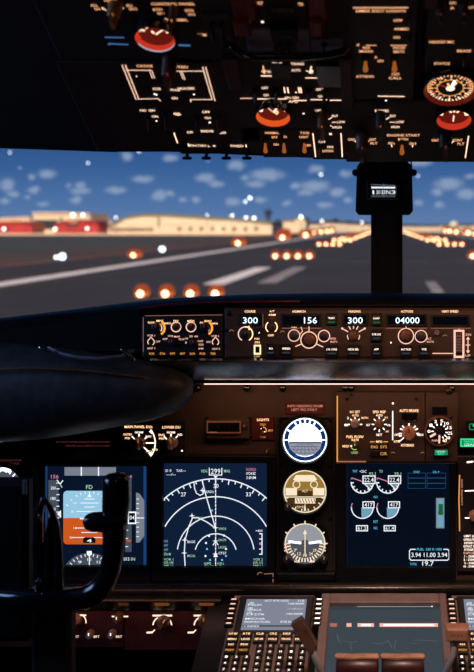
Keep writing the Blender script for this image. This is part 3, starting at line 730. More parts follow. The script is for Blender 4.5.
# --- primary flight display
t = display('primary_flight_display', 'left square screen showing a blue and orange horizon behind the yoke horn', 38,462,150,583,43.5,466,146.5,567,'scr_navy')
m = t.m()
m.rect(44,466.2,47.3,567,h,'scr_blue'); m.rect(143.5,466.2,146.4,567,h,'scr_blue')
m.rect(64.5,467.2,116,475.6,h2,'scr_grey'); m.line([(81.3,467.2),(81.3,475.6)],1.2,h3,'scr_white'); m.line([(98.5,467.2),(98.5,475.6)],1.2,h3,'scr_white')
m.text('156',54.8,476.6,3.6,h2,'scr_magenta',w=7.5)
m.rect(48.4,480,58.5,552,h2,'scr_mid')
for k, (y, s) in enumerate(((488,'200'),(498.5,'180'),(509,'160'),(524,'140'),(535,'120'),(546,'100'))): m.text(s,53.2,y,3,h3,'scr_white',w=5)
for k in range(12): m.line([(56.5,483+k*5.8),(59.3,483+k*5.8)],.8,h3,'scr_white')
m.poly([(57,514),(61,510),(61,518)],h3,'scr_white'); m.line([(57,480),(60,484),(63,480.5)],1,h3,'scr_white'); m.line([(60,484),(62,487.5)],1,h3,'scr_green')
m.text('FD',89.3,487,4,h2,'scr_green',w=6.5)
# attitude sphere with rounded corners
def rr(x0,y0,x1,y1,r,tl=1,tr=1,br=1,bl=1):
    P = []
    for cx,cy,a,on in ((x0+r,y0+r,180,tl),(x1-r,y0+r,90,tr),(x1-r,y1-r,0,br),(x0+r,y1-r,-90,bl)):
        if on: P += [(cx+r*math.cos(math.radians(a-q*15)), cy-r*math.sin(math.radians(a-q*15))) for q in range(7)]
        else: P.append(({180:x0,90:x1,0:x1,-90:x0}[a], {180:y0,90:y0,0:y1,-90:y1}[a]))
    return P
m.poly(rr(63.3,490.8,120,518,4,1,1,0,0),h2,'scr_sky'); m.poly(rr(63.3,518,120,544.3,4,0,0,1,1),h2,'scr_orange')
for y, w_ in ((499,5),(503,9),(507,5),(511.5,13),(514.7,5),(522,5),(528,14),(532.5,8),(537.5,17)):
    m.line([(89.5-w_,y),(89.5+w_,y)],.75,h3,'scr_white')
for s in (-1,1):
    for y in (503,511.5,528,537.5):
        m.text('10' if y in (503,528) else '20',89.5+s*(17 if y in(511.5,) else 14.5+(4 if y > 530 else 0)),y,2,h3,'scr_white',w=3)
for a in (-60,-45,-30,-20,-10,0,10,20,30,45,60): m.ray(89.5,518,24.5,26.8,90+a,.8,h3,'scr_white')
m.poly([(89.5,493),(87.3,497),(91.7,497)],h3,'scr_white')
m.line([(80,518.6),(86,518.6),(86,521)],1.4,h4,'scr_white'); m.line([(99,518.6),(93,518.6),(93,521)],1.4,h4,'scr_white'); m.rect(88.3,517.4,90.7,519.8,h4,'scr_black')
m.poly(rr(83,537.2,95.5,543,2.6,1,1,0,0),h4,'scr_black'); m.text('4',89.3,540.7,3.4,h4+.0002,'scr_white',w=5)
m.rect(125.4,476,131.6,552,h2,'scr_mid')
for k in range(9): m.line([(125.5,481+k*8.2),(128,481+k*8.2)],.8,h3,'scr_white')
m.poly([(136,492.5),(139.5,493.5),(144.3,500.5),(144.3,536),(139.5,542.5),(136,542.5)],h2,'scr_grey')
for k in range(9): m.line([(136.5,499+k*4.7),(139,499+k*4.7)],.7,h3,'scr_white')
m.rect(127.8,511.5,136.3,524,h3,'scr_white'); m.rect(129,513,135,522.6,h4,'scr_black'); m.text('04',132,517.6,4,h4+.0002,'scr_white',w=4.6)
m.line([(137,518),(144,518)],.9,h4,'scr_white'); m.text('0',131,476.5,3,h3,'scr_magenta'); m.rect(126,540,131,541.5,h3,'scr_orange')
m.text('013',126.5,559,3.2,h2,'scr_white',w=5.5); m.text('IN',133,559,3.2,h2,'scr_green',w=4)
# compass rose, top half
P = [(89.3+27*math.cos(math.radians(a)), 576-23*math.sin(math.radians(a))) for a in range(24,157,6)]
m.poly(P[::-1],h2,'scr_mid')
for a in range(30,151,10): m.ray(89.3,579,22.6,25.4,a,.8,h3,'scr_white')
for a, s in ((60,'12'),(90,'15'),(120,'9')): q = math.radians(a); m.text(s,89.3+19*math.cos(q),578-18.5*math.sin(q),2.6,h3,'scr_white',w=4)
m.line([(89.3,567),(89.3,556)],.9,h3,'scr_white'); m.poly([(86.8,551),(91.8,551),(91.8,554.5),(89.3,556.5),(86.8,554.5)],h3,'scr_white')
m.build('flight_symbology', t.e, smooth=False)

# --- navigation display
t = display('navigation_display', 'middle-left square dark screen with white compass arcs and a route line', 152,456,275,582,162.3,463.3,267,567.8,'scr_nd')
m = t.m(); cx, cy = 215.7, 554.7
m.ring(cx,cy,75.6,76.7,h2,'scr_white',47,133,40)
m.ring(cx,cy,57.6,58.7,h2,'scr_white',29,151,40); m.ring(cx,cy,38.2,39.2,h2,'scr_white',8,172,36); m.ring(cx,cy,20.5,21.5,h2,'scr_white',14,166,26)
for i in range(-8,9): m.ray(cx,cy,71.3 if i % 2 == 0 else 73.2,75.8,90+i*5.1,1.0,h2,'scr_white')
for s, x, y in (('27',183.5,494.3),('30',216,485.8),('33',248.4,494.3)): m.text(s,x,y,4,h3,'scr_white',w=5)
y = 479
while y < 566:
    m.line([(215.6,y),(215.6,y+2.6)],.9,h2,'scr_white'); y += 3.6
m.line([(209.3,468),(209.3,475),(221.8,475),(221.8,468)],.9,h2,'scr_white'); m.text('299',215.6,471.2,5,h2,'scr_white',w=9.5)
m.text('HDG',204.3,471,2.9,h2,'scr_green',w=6); m.text('MAG',227,471,2.9,h2,'scr_green',w=6); m.poly([(213.5,475.8),(217.7,475.8),(215.6,478.6)],h2,'scr_white')
m.text('GS',166.6,470.6,2.4,h2,'scr_white',w=3); m.text('0',170.5,470.6,2.6,h2,'scr_white'); m.text('TAS---',181,470.6,2.4,h2,'scr_white',w=9.5); m.text('---/--',171,474.4,2.4,h2,'scr_white',w=9.5)
for s, y in (('KORD1',469.4),('0724.8Z',473.4),('3.8NM',477.6)): m.text(s,246.3,y,2.7,h2,'scr_magenta' if y < 470 else 'scr_white',w=9.5,al='L')
m.line([(202,480.3),(205,492),(209,506),(215.4,527.6)],1,h2,'scr_white')
m.line([(193.8,481.5),(194.6,488.5),(196.5,493.3),(200,495.4),(203.2,493.8),(204,490.5)],.9,h2,'scr_white')
m.line([(215,527.6),(206.5,521.8),(198,517.6),(192.6,517.8),(189,526),(185,540),(184.3,553),(185.2,567)],1,h2,'scr_white')
def star(x, y, c='scr_white'):
    for a in (0,90,180,270):
        q = math.radians(a); m.poly([(x+3*math.cos(q),y-3*math.sin(q)),(x+.8*math.cos(q+.9),y-.8*math.sin(q+.9)),(x,y),(x+.8*math.cos(q-.9),y-.8*math.sin(q-.9))][::-1],h3,c)
for x, y in ((202.4,490.4),(192,515.8),(215.5,527.8),(184.6,540),(184.3,553),(215.5,541),(215.5,554)): star(x, y)
for s, x, y in (('KRDU',206,491.8),('PAL01',195,518),('VINCA',218.5,528.7),('BIGE',187.4,541.8),('MICHA',187.4,555.8),('RW27R',218.5,540),('LACKS',218.5,547.3),('CF27',218.5,553)): m.text(s,x,y,2.4,h3,'scr_green' if len(s) > 4 else 'scr_white',w=7.8,al='L')
for x, y in ((212,510.5),(207,549),(224,535.5),(206,543),(226,556),(205.5,556),(210,560),(222,560),(209,536),(226,549)): m.rect(x-.9,y-.9,x+.9,y+.9,h3,'scr_white' if (x+y) % 2 > .7 else 'scr_cyan')
m.line([(213,545),(215.6,541.5),(218.2,545)],.9,h3,'scr_white'); m.poly([(213.4,557),(215.6,551.5),(217.8,557)],h3,'scr_white')
for k, s in enumerate(('VOR','WPT','ARPT','STA 40')): m.text(s,163.7,541.2+k*4.3,2.6,h2,'scr_teal' if k < 3 else 'scr_green',w=4.4+(2.6 if k == 3 else 0),al='L')
for k, s in enumerate(('VOR 1','IOR 108','DME 3.2')): m.text(s,163.8,559.4+k*3.2,2.3,h2,'scr_green',w=9.5,al='L')
for k, s in enumerate(('VOR 2','IOR 110','DME 5.1')): m.text(s,253.3,559.4+k*3.2,2.3,h2,'scr_green',w=9.5,al='L')
m.text('GPS',207.5,563.5,2.3,h2,'scr_green',w=7); m.text('VOR L',220.5,563.5,2.3,h2,'scr_green',w=7); m.text('RNP 0.5',213,566.4,2,h2,'scr_green',w=17)
m.line([(262,533.5),(262,554.5)],1,h2,'scr_white'); m.text('+400',259,530.8,2.3,h2,'scr_white',w=7)
for y in (533.8,539,544,549,554.2): m.line([(259.4,y),(262,y)],1,h2,'scr_white')
m.rect(259.3,542.4,261.4,544.8,h3,'scr_magenta'); m.rect(163.6,499,165,500.6,h2,'scr_white')
m.build('map_symbology', t.e, smooth=False)
m = t.m(); m.line([(264,574),(273,573.5),(273,583)],.7,.0034,'lit_dim'); m.ring(260,575,2.2,2.9,.0034,'lit_dim',40,180); m.build('corner_marking', t.e, smooth=False)

# --- engine display
t = display('engine_display', 'right square dark screen with white engine dials and fuel figures', 336,463,456,583,345.5,463.5,450,568,'scr_eng')
m = t.m()
m.rect(345.7,463.8,348,567.5,h,'scr_navy')
m.text('TAT',355,471.2,2.4,h2,'scr_cyan',w=5); m.text('+25C',363,471.4,2.6,h2,'scr_white',w=7); m.text('TO',381,471.2,2.6,h2,'scr_green',w=3.4)
for x in (362.3,387.8):
    m.ring(x,482,10.6,11.7,h2,'scr_white',-60,5) ; m.ring(x,482,10.6,11.7,h2,'scr_white',180,300)
    for a in range(185,360,25): m.ray(x,482,8.6,10.8,a,1.1,h2,'scr_white')
    m.line([(x+.5,482),(x+7.5,489)],1.1,h2,'scr_white'); m.line([(x,481.5),(x-10,478)],.9,h3,'scr_magenta')
    m.poly([(x+1,482),(x+10.6,483),(x+8,489)],h2,'scr_grey')
    m.rect(x+.2,475.4,x+13.3,484,h3,'scr_white'); m.rect(x+1.3,476.5,x+12.2,482.9,h4,'scr_black'); m.text('22.4',x+6.6,479.8,4.4,h4+.0002,'scr_white',w=9.5)
    m.text('93.1',x+10,473.6,2.6,h2,'scr_green',w=6.6); m.text('R',x-10.6,478.6,2.2,h2,'scr_magenta')
    y = 507.5
    m.ring(x,y,10.4,11.4,h2,'scr_white',180,360)
    m.poly([(x-1,y)]+[(x+10.2*math.cos(math.radians(a)),y-10.2*math.sin(math.radians(a))) for a in range(-6,-100,-8)],h2,'scr_teal')
    m.line([(x-11.2,y),(x-10,503.2)],.9,h2,'scr_magenta')
    m.rect(x+.2,501.3,x+12.2,508.3,h3,'scr_white'); m.rect(x+1.2,502.3,x+11.2,507.3,h4,'scr_black'); m.text('417',x+6.2,504.8,3.6,h4+.0002,'scr_white',w=8)
for x in (356,383.7):
    m.rect(x,525.2,x+12,531.3,h2,'scr_white'); m.rect(x+1,526.2,x+11,530.3,h3,'scr_black'); m.text('61.2' if x < 370 else '61.4',x+6,528.2,3,h4,'scr_white',w=8.6)
m.text('N1',375.6,497,2.5,h2,'scr_cyan',w=3.6); m.text('EGT',375.7,521.6,2.5,h2,'scr_cyan',w=4.4); m.text('N2',375.5,528,2.5,h2,'scr_cyan',w=3.4)
for x0_, x1_ in ((408,425.5),(427,445.6)):
    for k in range(3): m.line([(x0_,473+k*5.3),(x1_,473+k*5.3),(x1_,477.8+k*5.3),(x0_,477.8+k*5.3),(x0_,473+k*5.3)],.5,h2,'scr_boxblue')
m.text('START',416.6,472,2,h3,'scr_cyan',w=6.5); m.text('OIL P',436,472,2,h3,'scr_cyan',w=6.5)
m.rect(436,498,444.4,528.3,h2,'scr_grey'); m.rect(437,499,443.4,527.3,h3,'scr_teal'); m.rect(438.5,504,443,515,h4,'green_dim'); m.disc(440.6,506,2,h4+.0002,'green_dim'); m.disc(440.6,512.5,2.6,h4+.0002,'green_dim')
m.line([(409.5,551),(410.8,549.3),(415.5,549.3)],.9,h2,'scr_white'); m.line([(443.5,549.3),(447.6,549.3),(449,551),(449,558.3),(447.5,560.2),(410.8,560.2),(409.5,558.3),(409.5,551)],.9,h2,'scr_white')
m.text('FUEL  LBS X 1000',429.4,549.3,2.4,h2,'scr_cyan',w=25); m.text('3.94 11.00 3.94',429.3,554.8,4.4,h2,'scr_white',w=36)
m.text('TOTAL',413.5,564,2.4,h2,'scr_cyan',w=7); m.text('19.7',428,563.4,4.6,h2,'scr_white',w=11.5)
m.build('engine_symbology', t.e, smooth=False)

# --- standby gauges
def gauge(name, label, x, y, r, cat='gauge'):
    t = Thing(name, label, cat, MAIN, x, y)
    m = t.m(); m.lathe(x,y,[(r+3,-.014),(r+3,.004),(r+2.4,.006),(r+.6,.006),(r,.000)],'black_plastic',36); m.build('bezel', t.e)
    return t
t = gauge('standby_attitude_indicator', 'round dial ringed in bright blue with a white centre, topmost of the three', 305, 440, 22.3)
m = t.m(); m.disc(305,440,22.3,.0004,'g_black'); m.ring(305,440,16.5,21.8,.0008,'g_blue'); m.ring(305,440,20.9,22,.0010,'g_white')
m.disc(305,440,16.8,.0012,'g_white'); m.poly([(305+16.4*math.cos(math.radians(a)),443+16.4*math.sin(math.radians(a))*.80) for a in range(0,181,10)][::-1],.0014,'g_pale')
m.poly([(288.8,441.5),(321.2,441.5),(321.4,443.5),(288.6,443.5)][::-1],.0015,'g_lines')
for k in range(-3,4): m.line([(305+k*2,443.8),(305+k*4.6,454.5-abs(k)*1.2)],.7,.0016,'g_lines')
for k in range(3): m.line([(291+k*2,446.5+k*3.3),(319-k*2,446.5+k*3.3)],.8,.0016,'g_lines')
for a in (30,60,75,90,105,120,150): m.ray(305,440,16,20.5,a,1.6,.0018,'g_white')
for a in (0,180): m.ray(305,440,16,21.5,a,1,.0018,'g_white')
for a in (210,240,270,300,330): m.ray(305,440,17,20,a,.6,.0018,'g_lines')
m.build('dial_face', t.e, smooth=False)
t = gauge('standby_altimeter', 'round golden dial with a black needle window, middle one of the three', 305, 491.5, 21.5)
m = t.m(); m.disc(305,491.5,21.5,.0004,'g_golddark'); m.ring(305,491.5,20.2,21.4,.0008,'g_cream')
m.poly([(305+20*math.cos(math.radians(a)),491.5-20*math.sin(math.radians(a))) for a in range(0,181,8)],.0007,'g_gold')
m.poly([(296,475),(314,475),(317,479.5),(314,481.5),(296,481.5),(293,479.5)],.0010,'g_cream')
m.rect(285.5,488,297,495.5,.0010,'g_cream'); m.rect(313,488,324.5,495.5,.0010,'g_cream'); m.line([(284.5,497),(325.5,497)],1.0,.0012,'g_cream')
m.rect(295,498.2,315.5,503.5,.0012,'g_cream'); 
for k in range(7): m.line([(296.5+k*2.9,499),(298.2+k*2.9,502.8)],.7,.0014,'g_black')
for x in (296.5,314): m.ring(x,484.5,3,4,.0012,'g_cream',0,360,14)
for a in range(200,341,20): m.ray(305,491.5,17.5,20,a,1,.0012,'g_cream')
m.text('ALT',305,491,2.4,.0013,'g_cream',w=6); m.text('29.92',301,507,2.4,.0013,'g_cream',w=8); m.poly([(303.8,511),(306.2,511),(305,503)][::-1],.0014,'g_cream')
m.build('dial_face', t.e, smooth=False)
knob(t,287.5,508,4.2,'knob_grey',.0,.018)
t = gauge('radio_magnetic_indicator', 'round grey compass dial with white tick marks, lowest of the three', 305, 543.5, 20.5)
m = t.m(); m.disc(305,543.5,20.5,.0004,'g_mid')
m.poly([(305+19.5*math.cos(math.radians(a)),543.5-19.5*math.sin(math.radians(a))) for a in range(0,181,8)],.0006,'g_pale')
m.ring(305,543.5,19.2,20.3,.0010,'g_cream',-40,220)
for a in range(180,361,10): m.ray(305,543.5,14.5,18.6,a,1.3,.0012,'g_cream')
for a in range(0,180,30): m.ray(305,543.5,19.5,22.5,a,1.2,.0064,'g_cream')
m.line([(289,541.5),(300,543),(310,543),(321,541.5)],2.2,.0012,'g_white'); m.disc(305,543.5,4,.0014,'g_mid'); m.line([(305,533),(305,556)],1,.0016,'g_cream'); m.poly([(303,534),(307,534),(305,529.5)],.0016,'g_cream')
for a in (215,240,270,300,325):
    q = math.radians(a); m.text(str((a//5) % 36),305+11.8*math.cos(q),543.5-11.8*math.sin(q),3,.0014,'g_cream',w=3.6)
m.text('VOR',297,561.5,2,.0064,'lit_white',w=5.5); m.text('ADF',312,561.5,2,.0064,'lit_white',w=5.5)
m.build('dial_face', t.e, smooth=False)
knob(t,286.5,560.5,4.6,'key_black',.0,.016,lit='lit_dim'); knob(t,324,560.5,4.6,'key_black',.0,.016,lit='lit_dim')
for x in (285.5,324.5):
    m = t.m()
    for k in range(3): m.rect(x-1.2,544+k*3,x+1.2,545.3+k*3,.0066,'lit_pink')
    m.build('side_marking', t.e, smooth=False)
t = Thing('placard', 'small dark red placard reading INFO HEADING FROM LEFT IRS ONLY, above the blue dial', 'placard', MAIN, 305, 408)
m = t.m(); m.slab(285.5,402.2,324.5,414.2,-.014,-.012,'placard',.0005); m.build('placard_plate', t.e)
m = t.m(); m.text('INFO HEADING FROM',305,406,2.5,-.0116,'lit_placard',w=35); m.text('LEFT IRS ONLY',304.5,409.6,2.5,-.0116,'lit_placard',w=26); m.line([(312,412.6),(321,412.6)],.5,-.0116,'lit_darkred'); m.build('lettering', t.e, smooth=False)
# standby gauge column plate and screws
t = Thing('gauge_mounting_plate', 'tall dark mounting plate behind the three round dials', 'panel plate', MAIN, 305, 480)
m = t.m(); m.frame(276,417,336,571,(3,1,3,1),-.014,-.008,'panel_dark'); m.slab(276.5,417.5,335.5,570.5,-.0145,-.0125,'panel_dark'); m.build('plate', t.e)
for x, y in ((281,421),(330.5,421),(281,466),(330.5,466),(281,519),(330.5,519)): screw(t,x,y,1.6,-.012)

# --- row of screw heads under the strip: fasteners of the upper edge
t = Thing('edge_fastener_rail', 'row of dark round fasteners just under the lit strip', 'fasteners', MAIN, 330, 389)
for x in (197,246.5,282.5,351,452,345): 
    m = t.m(); m.lathe(x,388.8,[(3.6,-.0145),(3.6,-.006),(2.8,-.003),(1.2,-.002)],'black_gloss',16); m.build('fastener', t.e)

# --- main panel display selector
t = Thing('display_selector_panel', 'small panel with two brown knobs lettered MAIN PANEL DUs and LOWER DU', 'control panel', MAIN, 151, 438)
m = t.m(); m.slab(119,421,186,462-1,-.0145,.0,'panel_dark'); m.build('face_plate', t.e)
for x, s, w_ in ((138.5,'MAIN PANEL DUs',29),(171.5,'LOWER DU',18)):
    pass
m = t.m(); H = .0005
m.text('MAIN PANEL DUs',138.5,426.8,2.6,H,'lit_warm',w=28); m.text('LOWER DU',171.3,427.2,2.6,H,'lit_warm',w=18)
for x, wd in ((139,8),(171,8)): m.text('NORM',x,432.4,2.1,H,'lit_white',w=wd); m.line([(x,434),(x,437.5)],1.3,H,'lit_white')
m.text('OUTBD',127.6,434.4,2.1,H,'lit_warm',w=8.5); m.text('PFD',127.5,438.2,2,H,'lit_warm',w=5); m.line([(132,436.5),(135,439.5)],1.2,H,'lit_white'); m.line([(147,437),(143.5,440)],1.2,H,'lit_white')
m.text('ENG',161.6,435,2.1,H,'lit_warm',w=6); m.text('PRI',161.6,438.6,2,H,'lit_warm',w=5); m.line([(164,436.5),(167,439.5)],1.2,H,'lit_white'); m.text('ND',180,434.6,2.2,H,'lit_white',w=4.5); m.line([(177.5,436),(175,438.8)],1.2,H,'lit_white')
m.ring(133.5,443,21.2,22.3,H,'lit_white',-38,38); m.poly([(149,431.6),(152,429.7),(152,434)],H,'lit_white'); m.poly([(148.2,453),(152,451.6),(151,456.6)],H,'lit_white')
m.line([(145,443),(154,443)],1.2,H,'lit_white'); m.line([(144,447.5),(148.5,451.5)],1.2,H,'lit_white'); m.text('INBD',148.5,436.4,1.9,H,'lit_warm',w=6); m.text('MFD',155,449.6,1.9,H,'lit_warm',w=5.5); m.text('PFD',149,451.4,1.9,H,'lit_warm',w=5)
m.disc(182,450.8,.8,H,'lit_dot'); m.build('lettering', t.e, smooth=False)
for x in (138,170.5): knob(t,x,444,6.2,'knob_pale' if x > 150 else 'knob_brown',0,.014,wing=90,lit='lit_knob')
t = Thing('placard', 'faint red lettered placard over the left screen', 'placard', MAIN, 82, 443)
m = t.m(); m.slab(52,438,114,448.5,-.0145,-.0135,'panel_dark',.0004); m.build('placard_plate', t.e)
m = t.m(); m.text('DO NOT COVER SPEAKER VENTILATION',83,442,1.7,-.0131,'lit_placard_dim',w=54); m.text('REPORT ALL DEFECTS TO STAFF',88,445.8,1.7,-.0131,'lit_placard_dim',w=44); m.build('lettering', t.e, smooth=False)
t = Thing('warning_light', 'small unlit black rectangular lamp over the left screen', 'lamp', MAIN, 64, 453)
m = t.m(); m.slab(55,449.5,72,457.5,-.0145,-.005,'black_gloss'); m.build('lens', t.e)
t = Thing('placard', 'faint red two-line placard at the far left above the clock', 'placard', MAIN, 9, 462)
m = t.m(); m.slab(-14,458,24,466,-.0145,-.0135,'panel_dark',.0004); m.build('placard_plate', t.e)
m = t.m(); m.text('STANDBY PWR',11,460.4,1.8,-.0131,'lit_placard_dim',w=22); m.text('RESET CLOCK',9.5,463.6,1.8,-.0131,'lit_placard_dim',w=20); m.build('lettering', t.e, smooth=False)
t = gauge('clock', 'white-rimmed clock half hidden behind the yoke column at far left', 2, 487, 20, 'clock')
m = t.m(); m.disc(2,487,19.8,.0004,'g_mid'); m.ring(2,487,15,19.5,.0008,'g_white',95,175); m.ring(2,487,16,19.5,.0008,'g_white',62,93)
for a in range(-60,90,15): m.ray(2,487,15,18.5,a,1,.0010,'g_white')
m.build('dial_face', t.e, smooth=False)

# --- recorder light group
t = Thing('annunciator_unit', 'small brown unit of three dark square lights left of LIGHTS switch', 'warning lights', MAIN, 228, 430)
m = t.m(); m.frame(206.5,421.5,240.5,433.5,.9,-.0145,.0,'edge_dim' if 'edge_dim' in MATS else 'knob_brown'); m.slab(206,420,249,439,-.0148,-.004,'panel_brown'); m.build('housing', t.e)
for k in range(3): 
    q = t.m(); q.slab(207.8+k*10.9,423,217.6+k*10.9,432.5,-.005,.003,'black_gloss'); o = q.build('light_cap', t.e)
    q = t.m(); q.line([(208.6+k*10.9,432.2),(216.8+k*10.9,432.2)],.6,.0033,'lit_dim' if k == 0 else 'lit_darkred'); q.build('cap_edge', o, smooth=False)
knob(t,244,427,2.3,'knob_grey',-.004,.008)
for x, y in ((207,418.5),(250,418.5),(249.5,437)): screw(t,x,y,1.8,-.0145)
t = Thing('lights_test_switch', 'small dark red plate lettered LIGHTS TEST with a tiny lever', 'switch', MAIN, 262.5, 428)
m = t.m(); m.slab(251.5,416.5,274,440.5,-.0145,-.012,'placard'); m.build('face_plate', t.e)
m = t.m(); H = -.0116; m.text('LIGHTS',263,419.8,2.4,H,'lit_warm',w=12); m.text('TEST',263,424.6,2,H,'lit_amber',w=6); m.text('BRT',270.8,430.5,2,H,'lit_amber',w=5); m.text('DIM',263,437,1.8,H,'lit_dim',w=5)
m.ring(263,430.5,3,3.8,H,'lit_amber',-30,90); m.line([(261,428.5),(265,432)],.8,H,'lit_white'); m.build('lettering', t.e, smooth=False)
toggle(t,263,430,3,1.1,h0=-.012)
t = Thing('map_light_knob', 'tiny dark knob below the LIGHTS switch', 'knob', MAIN, 266, 452); knob(t,266.5,452.5,2.6,'knob_grey',-.0145,.014)

# --- engine / autobrake module
t = Thing('engine_control_module', 'brown panel edged in amber with N1 SET, SPD REF, FUEL FLOW and AUTO BRAKE knobs', 'control panel', MAIN, 395, 430)
m = t.m(); m.slab(336.5,392,424.8,462.3,-.0145,-.001,'panel_brown'); m.build('face_plate', t.e)
m = t.m(); m.slab(336.6,396,337.9,462.2,-.002,.0012,'edge_amber',.0003); m.slab(338.2,461.2,366,462.3,-.002,.0010,'lit_dim',.0003); m.build('lit_edge', t.e, 'amber lit edge')
m = t.m(); H = -.0004
for s, x, y, h_, w_, c in (('N1 SET',355,411.9,2.5,10,'lit_warm'),('AUTO',355.3,415.4,2,6.5,'lit_warm'),('BOTH',364.8,417.8,1.9,6.5,'lit_warm'),('SPD REF',379.3,411.9,2.5,13,'lit_warm'),('AUTO',379.3,415.4,2,6.5,'lit_white'),('V1',386,417.6,2,3,'lit_warm'),
      ('VR',388.7,425.3,2,4,'lit_white'),('SET',379.2,434.8,2.1,6,'lit_white'),('WT',387.3,431.6,2,3.5,'lit_warm'),('2',348,418,2,2,'lit_white'),('1',346.3,425,2,3.6,'lit_white'),('SET',368.3,425,2,4,'lit_white'),
      ('FUEL FLOW',355,436.8,2.6,17,'lit_warm'),('RATE',355.2,439.9,2,7,'lit_warm'),('RESET',346,446.2,2.2,7,'lit_warm'),('USED',354.5,452.6,2.2,7,'scr_yellow'),('MFD',379.2,441.6,2.1,6,'lit_warm'),
      ('AUTO BRAKE',409,410.6,2.7,19,'lit_warm'),('OFF',397,434.8,2.2,5.5,'lit_white'),('RTO',397,441.5,2.2,6,'lit_warm'),('MAX',420.6,434.8,2.2,6,'lit_white'),('AUTOBRAKE',407.3,445.2,2.6,13,'lit_warm')):
    m.text(s,x,y,h_,H,c,w=w_)
for a in (90,130,50,180,0): m.ray(355,424.4,5,7.2,a,1.1,H,'lit_white')
for a in (90,135,45,180,0,225,315,270): m.ray(379.3,424.4,5,7.6,a,1.1,H,'lit_white')
for a in (90,130,50,180,0,150,30,195): m.ray(409,433.6,7.4,10.2,a,1.3,H,'lit_white')
m.line([(404,437.5),(400,441),(397.8,441)],1,H,'lit_white'); m.line([(392.7,411),(392.7,440)],1,H,'lit_white'); m.disc(392.9,403.4,1,H,'lit_white')
m.line([(370,441.8),(374.5,441.8)],.8,H,'lit_amber'); m.line([(383.5,441.8),(388,441.8)],.8,H,'lit_amber'); m.line([(350.5,446.2),(352,446)],1,H,'lit_white'); m.ring(354.8,446,3.4,4.1,H,'scr_yellow',160,300); m.line([(354.8,442),(354.8,440.6)],.8,H,'lit_amber')
for x in (370,421.5): m.ring(x+(1 if x > 400 else 23),454,1.5,2.1,H,'lit_dim',20,160)
m.build('lettering', t.e, smooth=False)
for x, y in ((347,399),(416.5,399),(351,395)): screw(t,x,y,1.9,-.001)
knob(t,355,424.4,4.6,'knob_pale',-.001,.012,lit='lit_knob'); knob(t,379.3,424.4,4.6,'knob_brown',-.001,.012,lit='lit_knob'); knob(t,354.8,446.3,3,'knob_grey',-.001,.012,lit='scr_yellow')
knob(t,409,434,7,'handle_tan',-.001,.014,wing=90,lit='lit_darkred')
q = t.m(); q.slab(401.4,413.4,417.2,421.2,-.002,.003,'black_gloss'); q.build('annunciator_window', t.e)
for a,b,s in ((370.2,443.8,'ENG'),(379.4,443.8,'SYS'),(379.4,450.6,'C/R')):
    button(t,a,b,a+8.4,b+6.2,h0=-.002,h1=.003,text=s,tm='lit_amber',th=2.8)
button(t,370.2,450.6,378.6,456.8,h0=-.002,h1=.003)

# --- flap gauge
t = Thing('flap_position_gauge', 'small round dial ringed with bright white numerals right of the AUTO BRAKE knob', 'gauge', MAIN, 439.5, 431)
m = t.m(); m.slab(425.4,392,458.2,462.3,-.0146,-.003,'panel_brown'); m.build('mounting_plate', t.e)
m = t.m(); m.lathe(439.6,431.3,[(15.2,-.004),(15.2,.002),(14.6,.004),(13.6,.004),(13.4,0)],'knob_brown',32); m.build('bezel', t.e)
m = t.m(); m.disc(439.6,431.3,13.6,.0002,'g_black'); H = .0008
for a, s in ((180,'0'),(145,'1'),(112,'2'),(78,'5'),(48,'10'),(20,'15'),(-10,'25'),(-38,'30'),(-62,'40')):
    q = math.radians(a); m.text(s,439.6+10.6*math.cos(q),431.3-10.6*math.sin(q),3.0,H,'lit_white',w=3 if len(s) == 1 else 4.4); m.ray(439.6,431.3,6,8.2,a,1.1,H,'lit_white')
m.ray(439.6,431.3,4.5,11,210,2.2,H+.0003,'lit_pink'); m.ray(439.6,431.3,2,12,268,1.8,H+.0004,'lit_pink'); m.text('FLAPS',435,440.5,2.0,H,'lit_pink',w=6)
m.build('dial_face', t.e, smooth=False); m = t.m(); m.lathe(439.6,431.3,[(4,.0012),(4,.003),(2.6,.004)],'key_black',18); m.build('needle_hub', t.e)
q = t.m(); q.slab(432.3,407,447.4,414.2,-.004,.002,'black_gloss'); q.build('annunciator_window', t.e)
screw(t,449,391.8,3.2,-.003); screw(t,451.5,417.5,1.5,-.003)
t = Thing('flap_light', 'small green lit lamp directly under the flap dial', 'warning light', MAIN, 441.3, 452.5)
m = t.m(); m.slab(433.6,449,448.8,456.2,-.004,.004,'black_plastic'); m.build('lamp_housing', t.e)
m = t.m(); m.rect(434.6,450,447.8,455.2,.0042,'green_glow'); m.text('LE FLAPS',441,451.6,1.8,.0045,'scr_white',w=8); m.text('EXT',441,454,1.8,.0045,'lit_green',w=6); m.build('lamp_lens', t.e, smooth=False)
t = Thing('landing_gear_light', 'brightest green lamp at the right edge, reading GEAR', 'warning light', MAIN, 468, 442)
m = t.m(); m.slab(459,437.5,480,448,-.0146,.003,'black_plastic'); m.build('lamp_housing', t.e)
m = t.m(); m.rect(460,438.4,479,447,.0032,'green_glow'); m.line([(461,439.2),(478,439.2),(478,446.2),(461,446.2),(461,439.2)],.7,.0035,'lit_green'); m.text('NOSE',470,441.4,2.3,.0036,'lit_green',w=12); m.text('GEAR',470,444.6,2.3,.0036,'scr_white',w=12); m.build('lamp_lens', t.e, smooth=False)
t = Thing('landing_gear_light', 'small half-hidden green lamp at the right edge above the bright one', 'warning light', MAIN, 471, 426.5)
m = t.m(); m.slab(467,422,489,431,-.0146,.003,'black_plastic'); m.build('lamp_housing', t.e)
m = t.m(); m.line([(474.5,424),(470,424),(469.3,426.5),(470,429.6),(474.5,429.6)],1.0,.0035,'green_glow'); m.text('LEFT',478,425.4,2.2,.0036,'lit_green',w=10); m.build('lamp_lens', t.e, smooth=False)
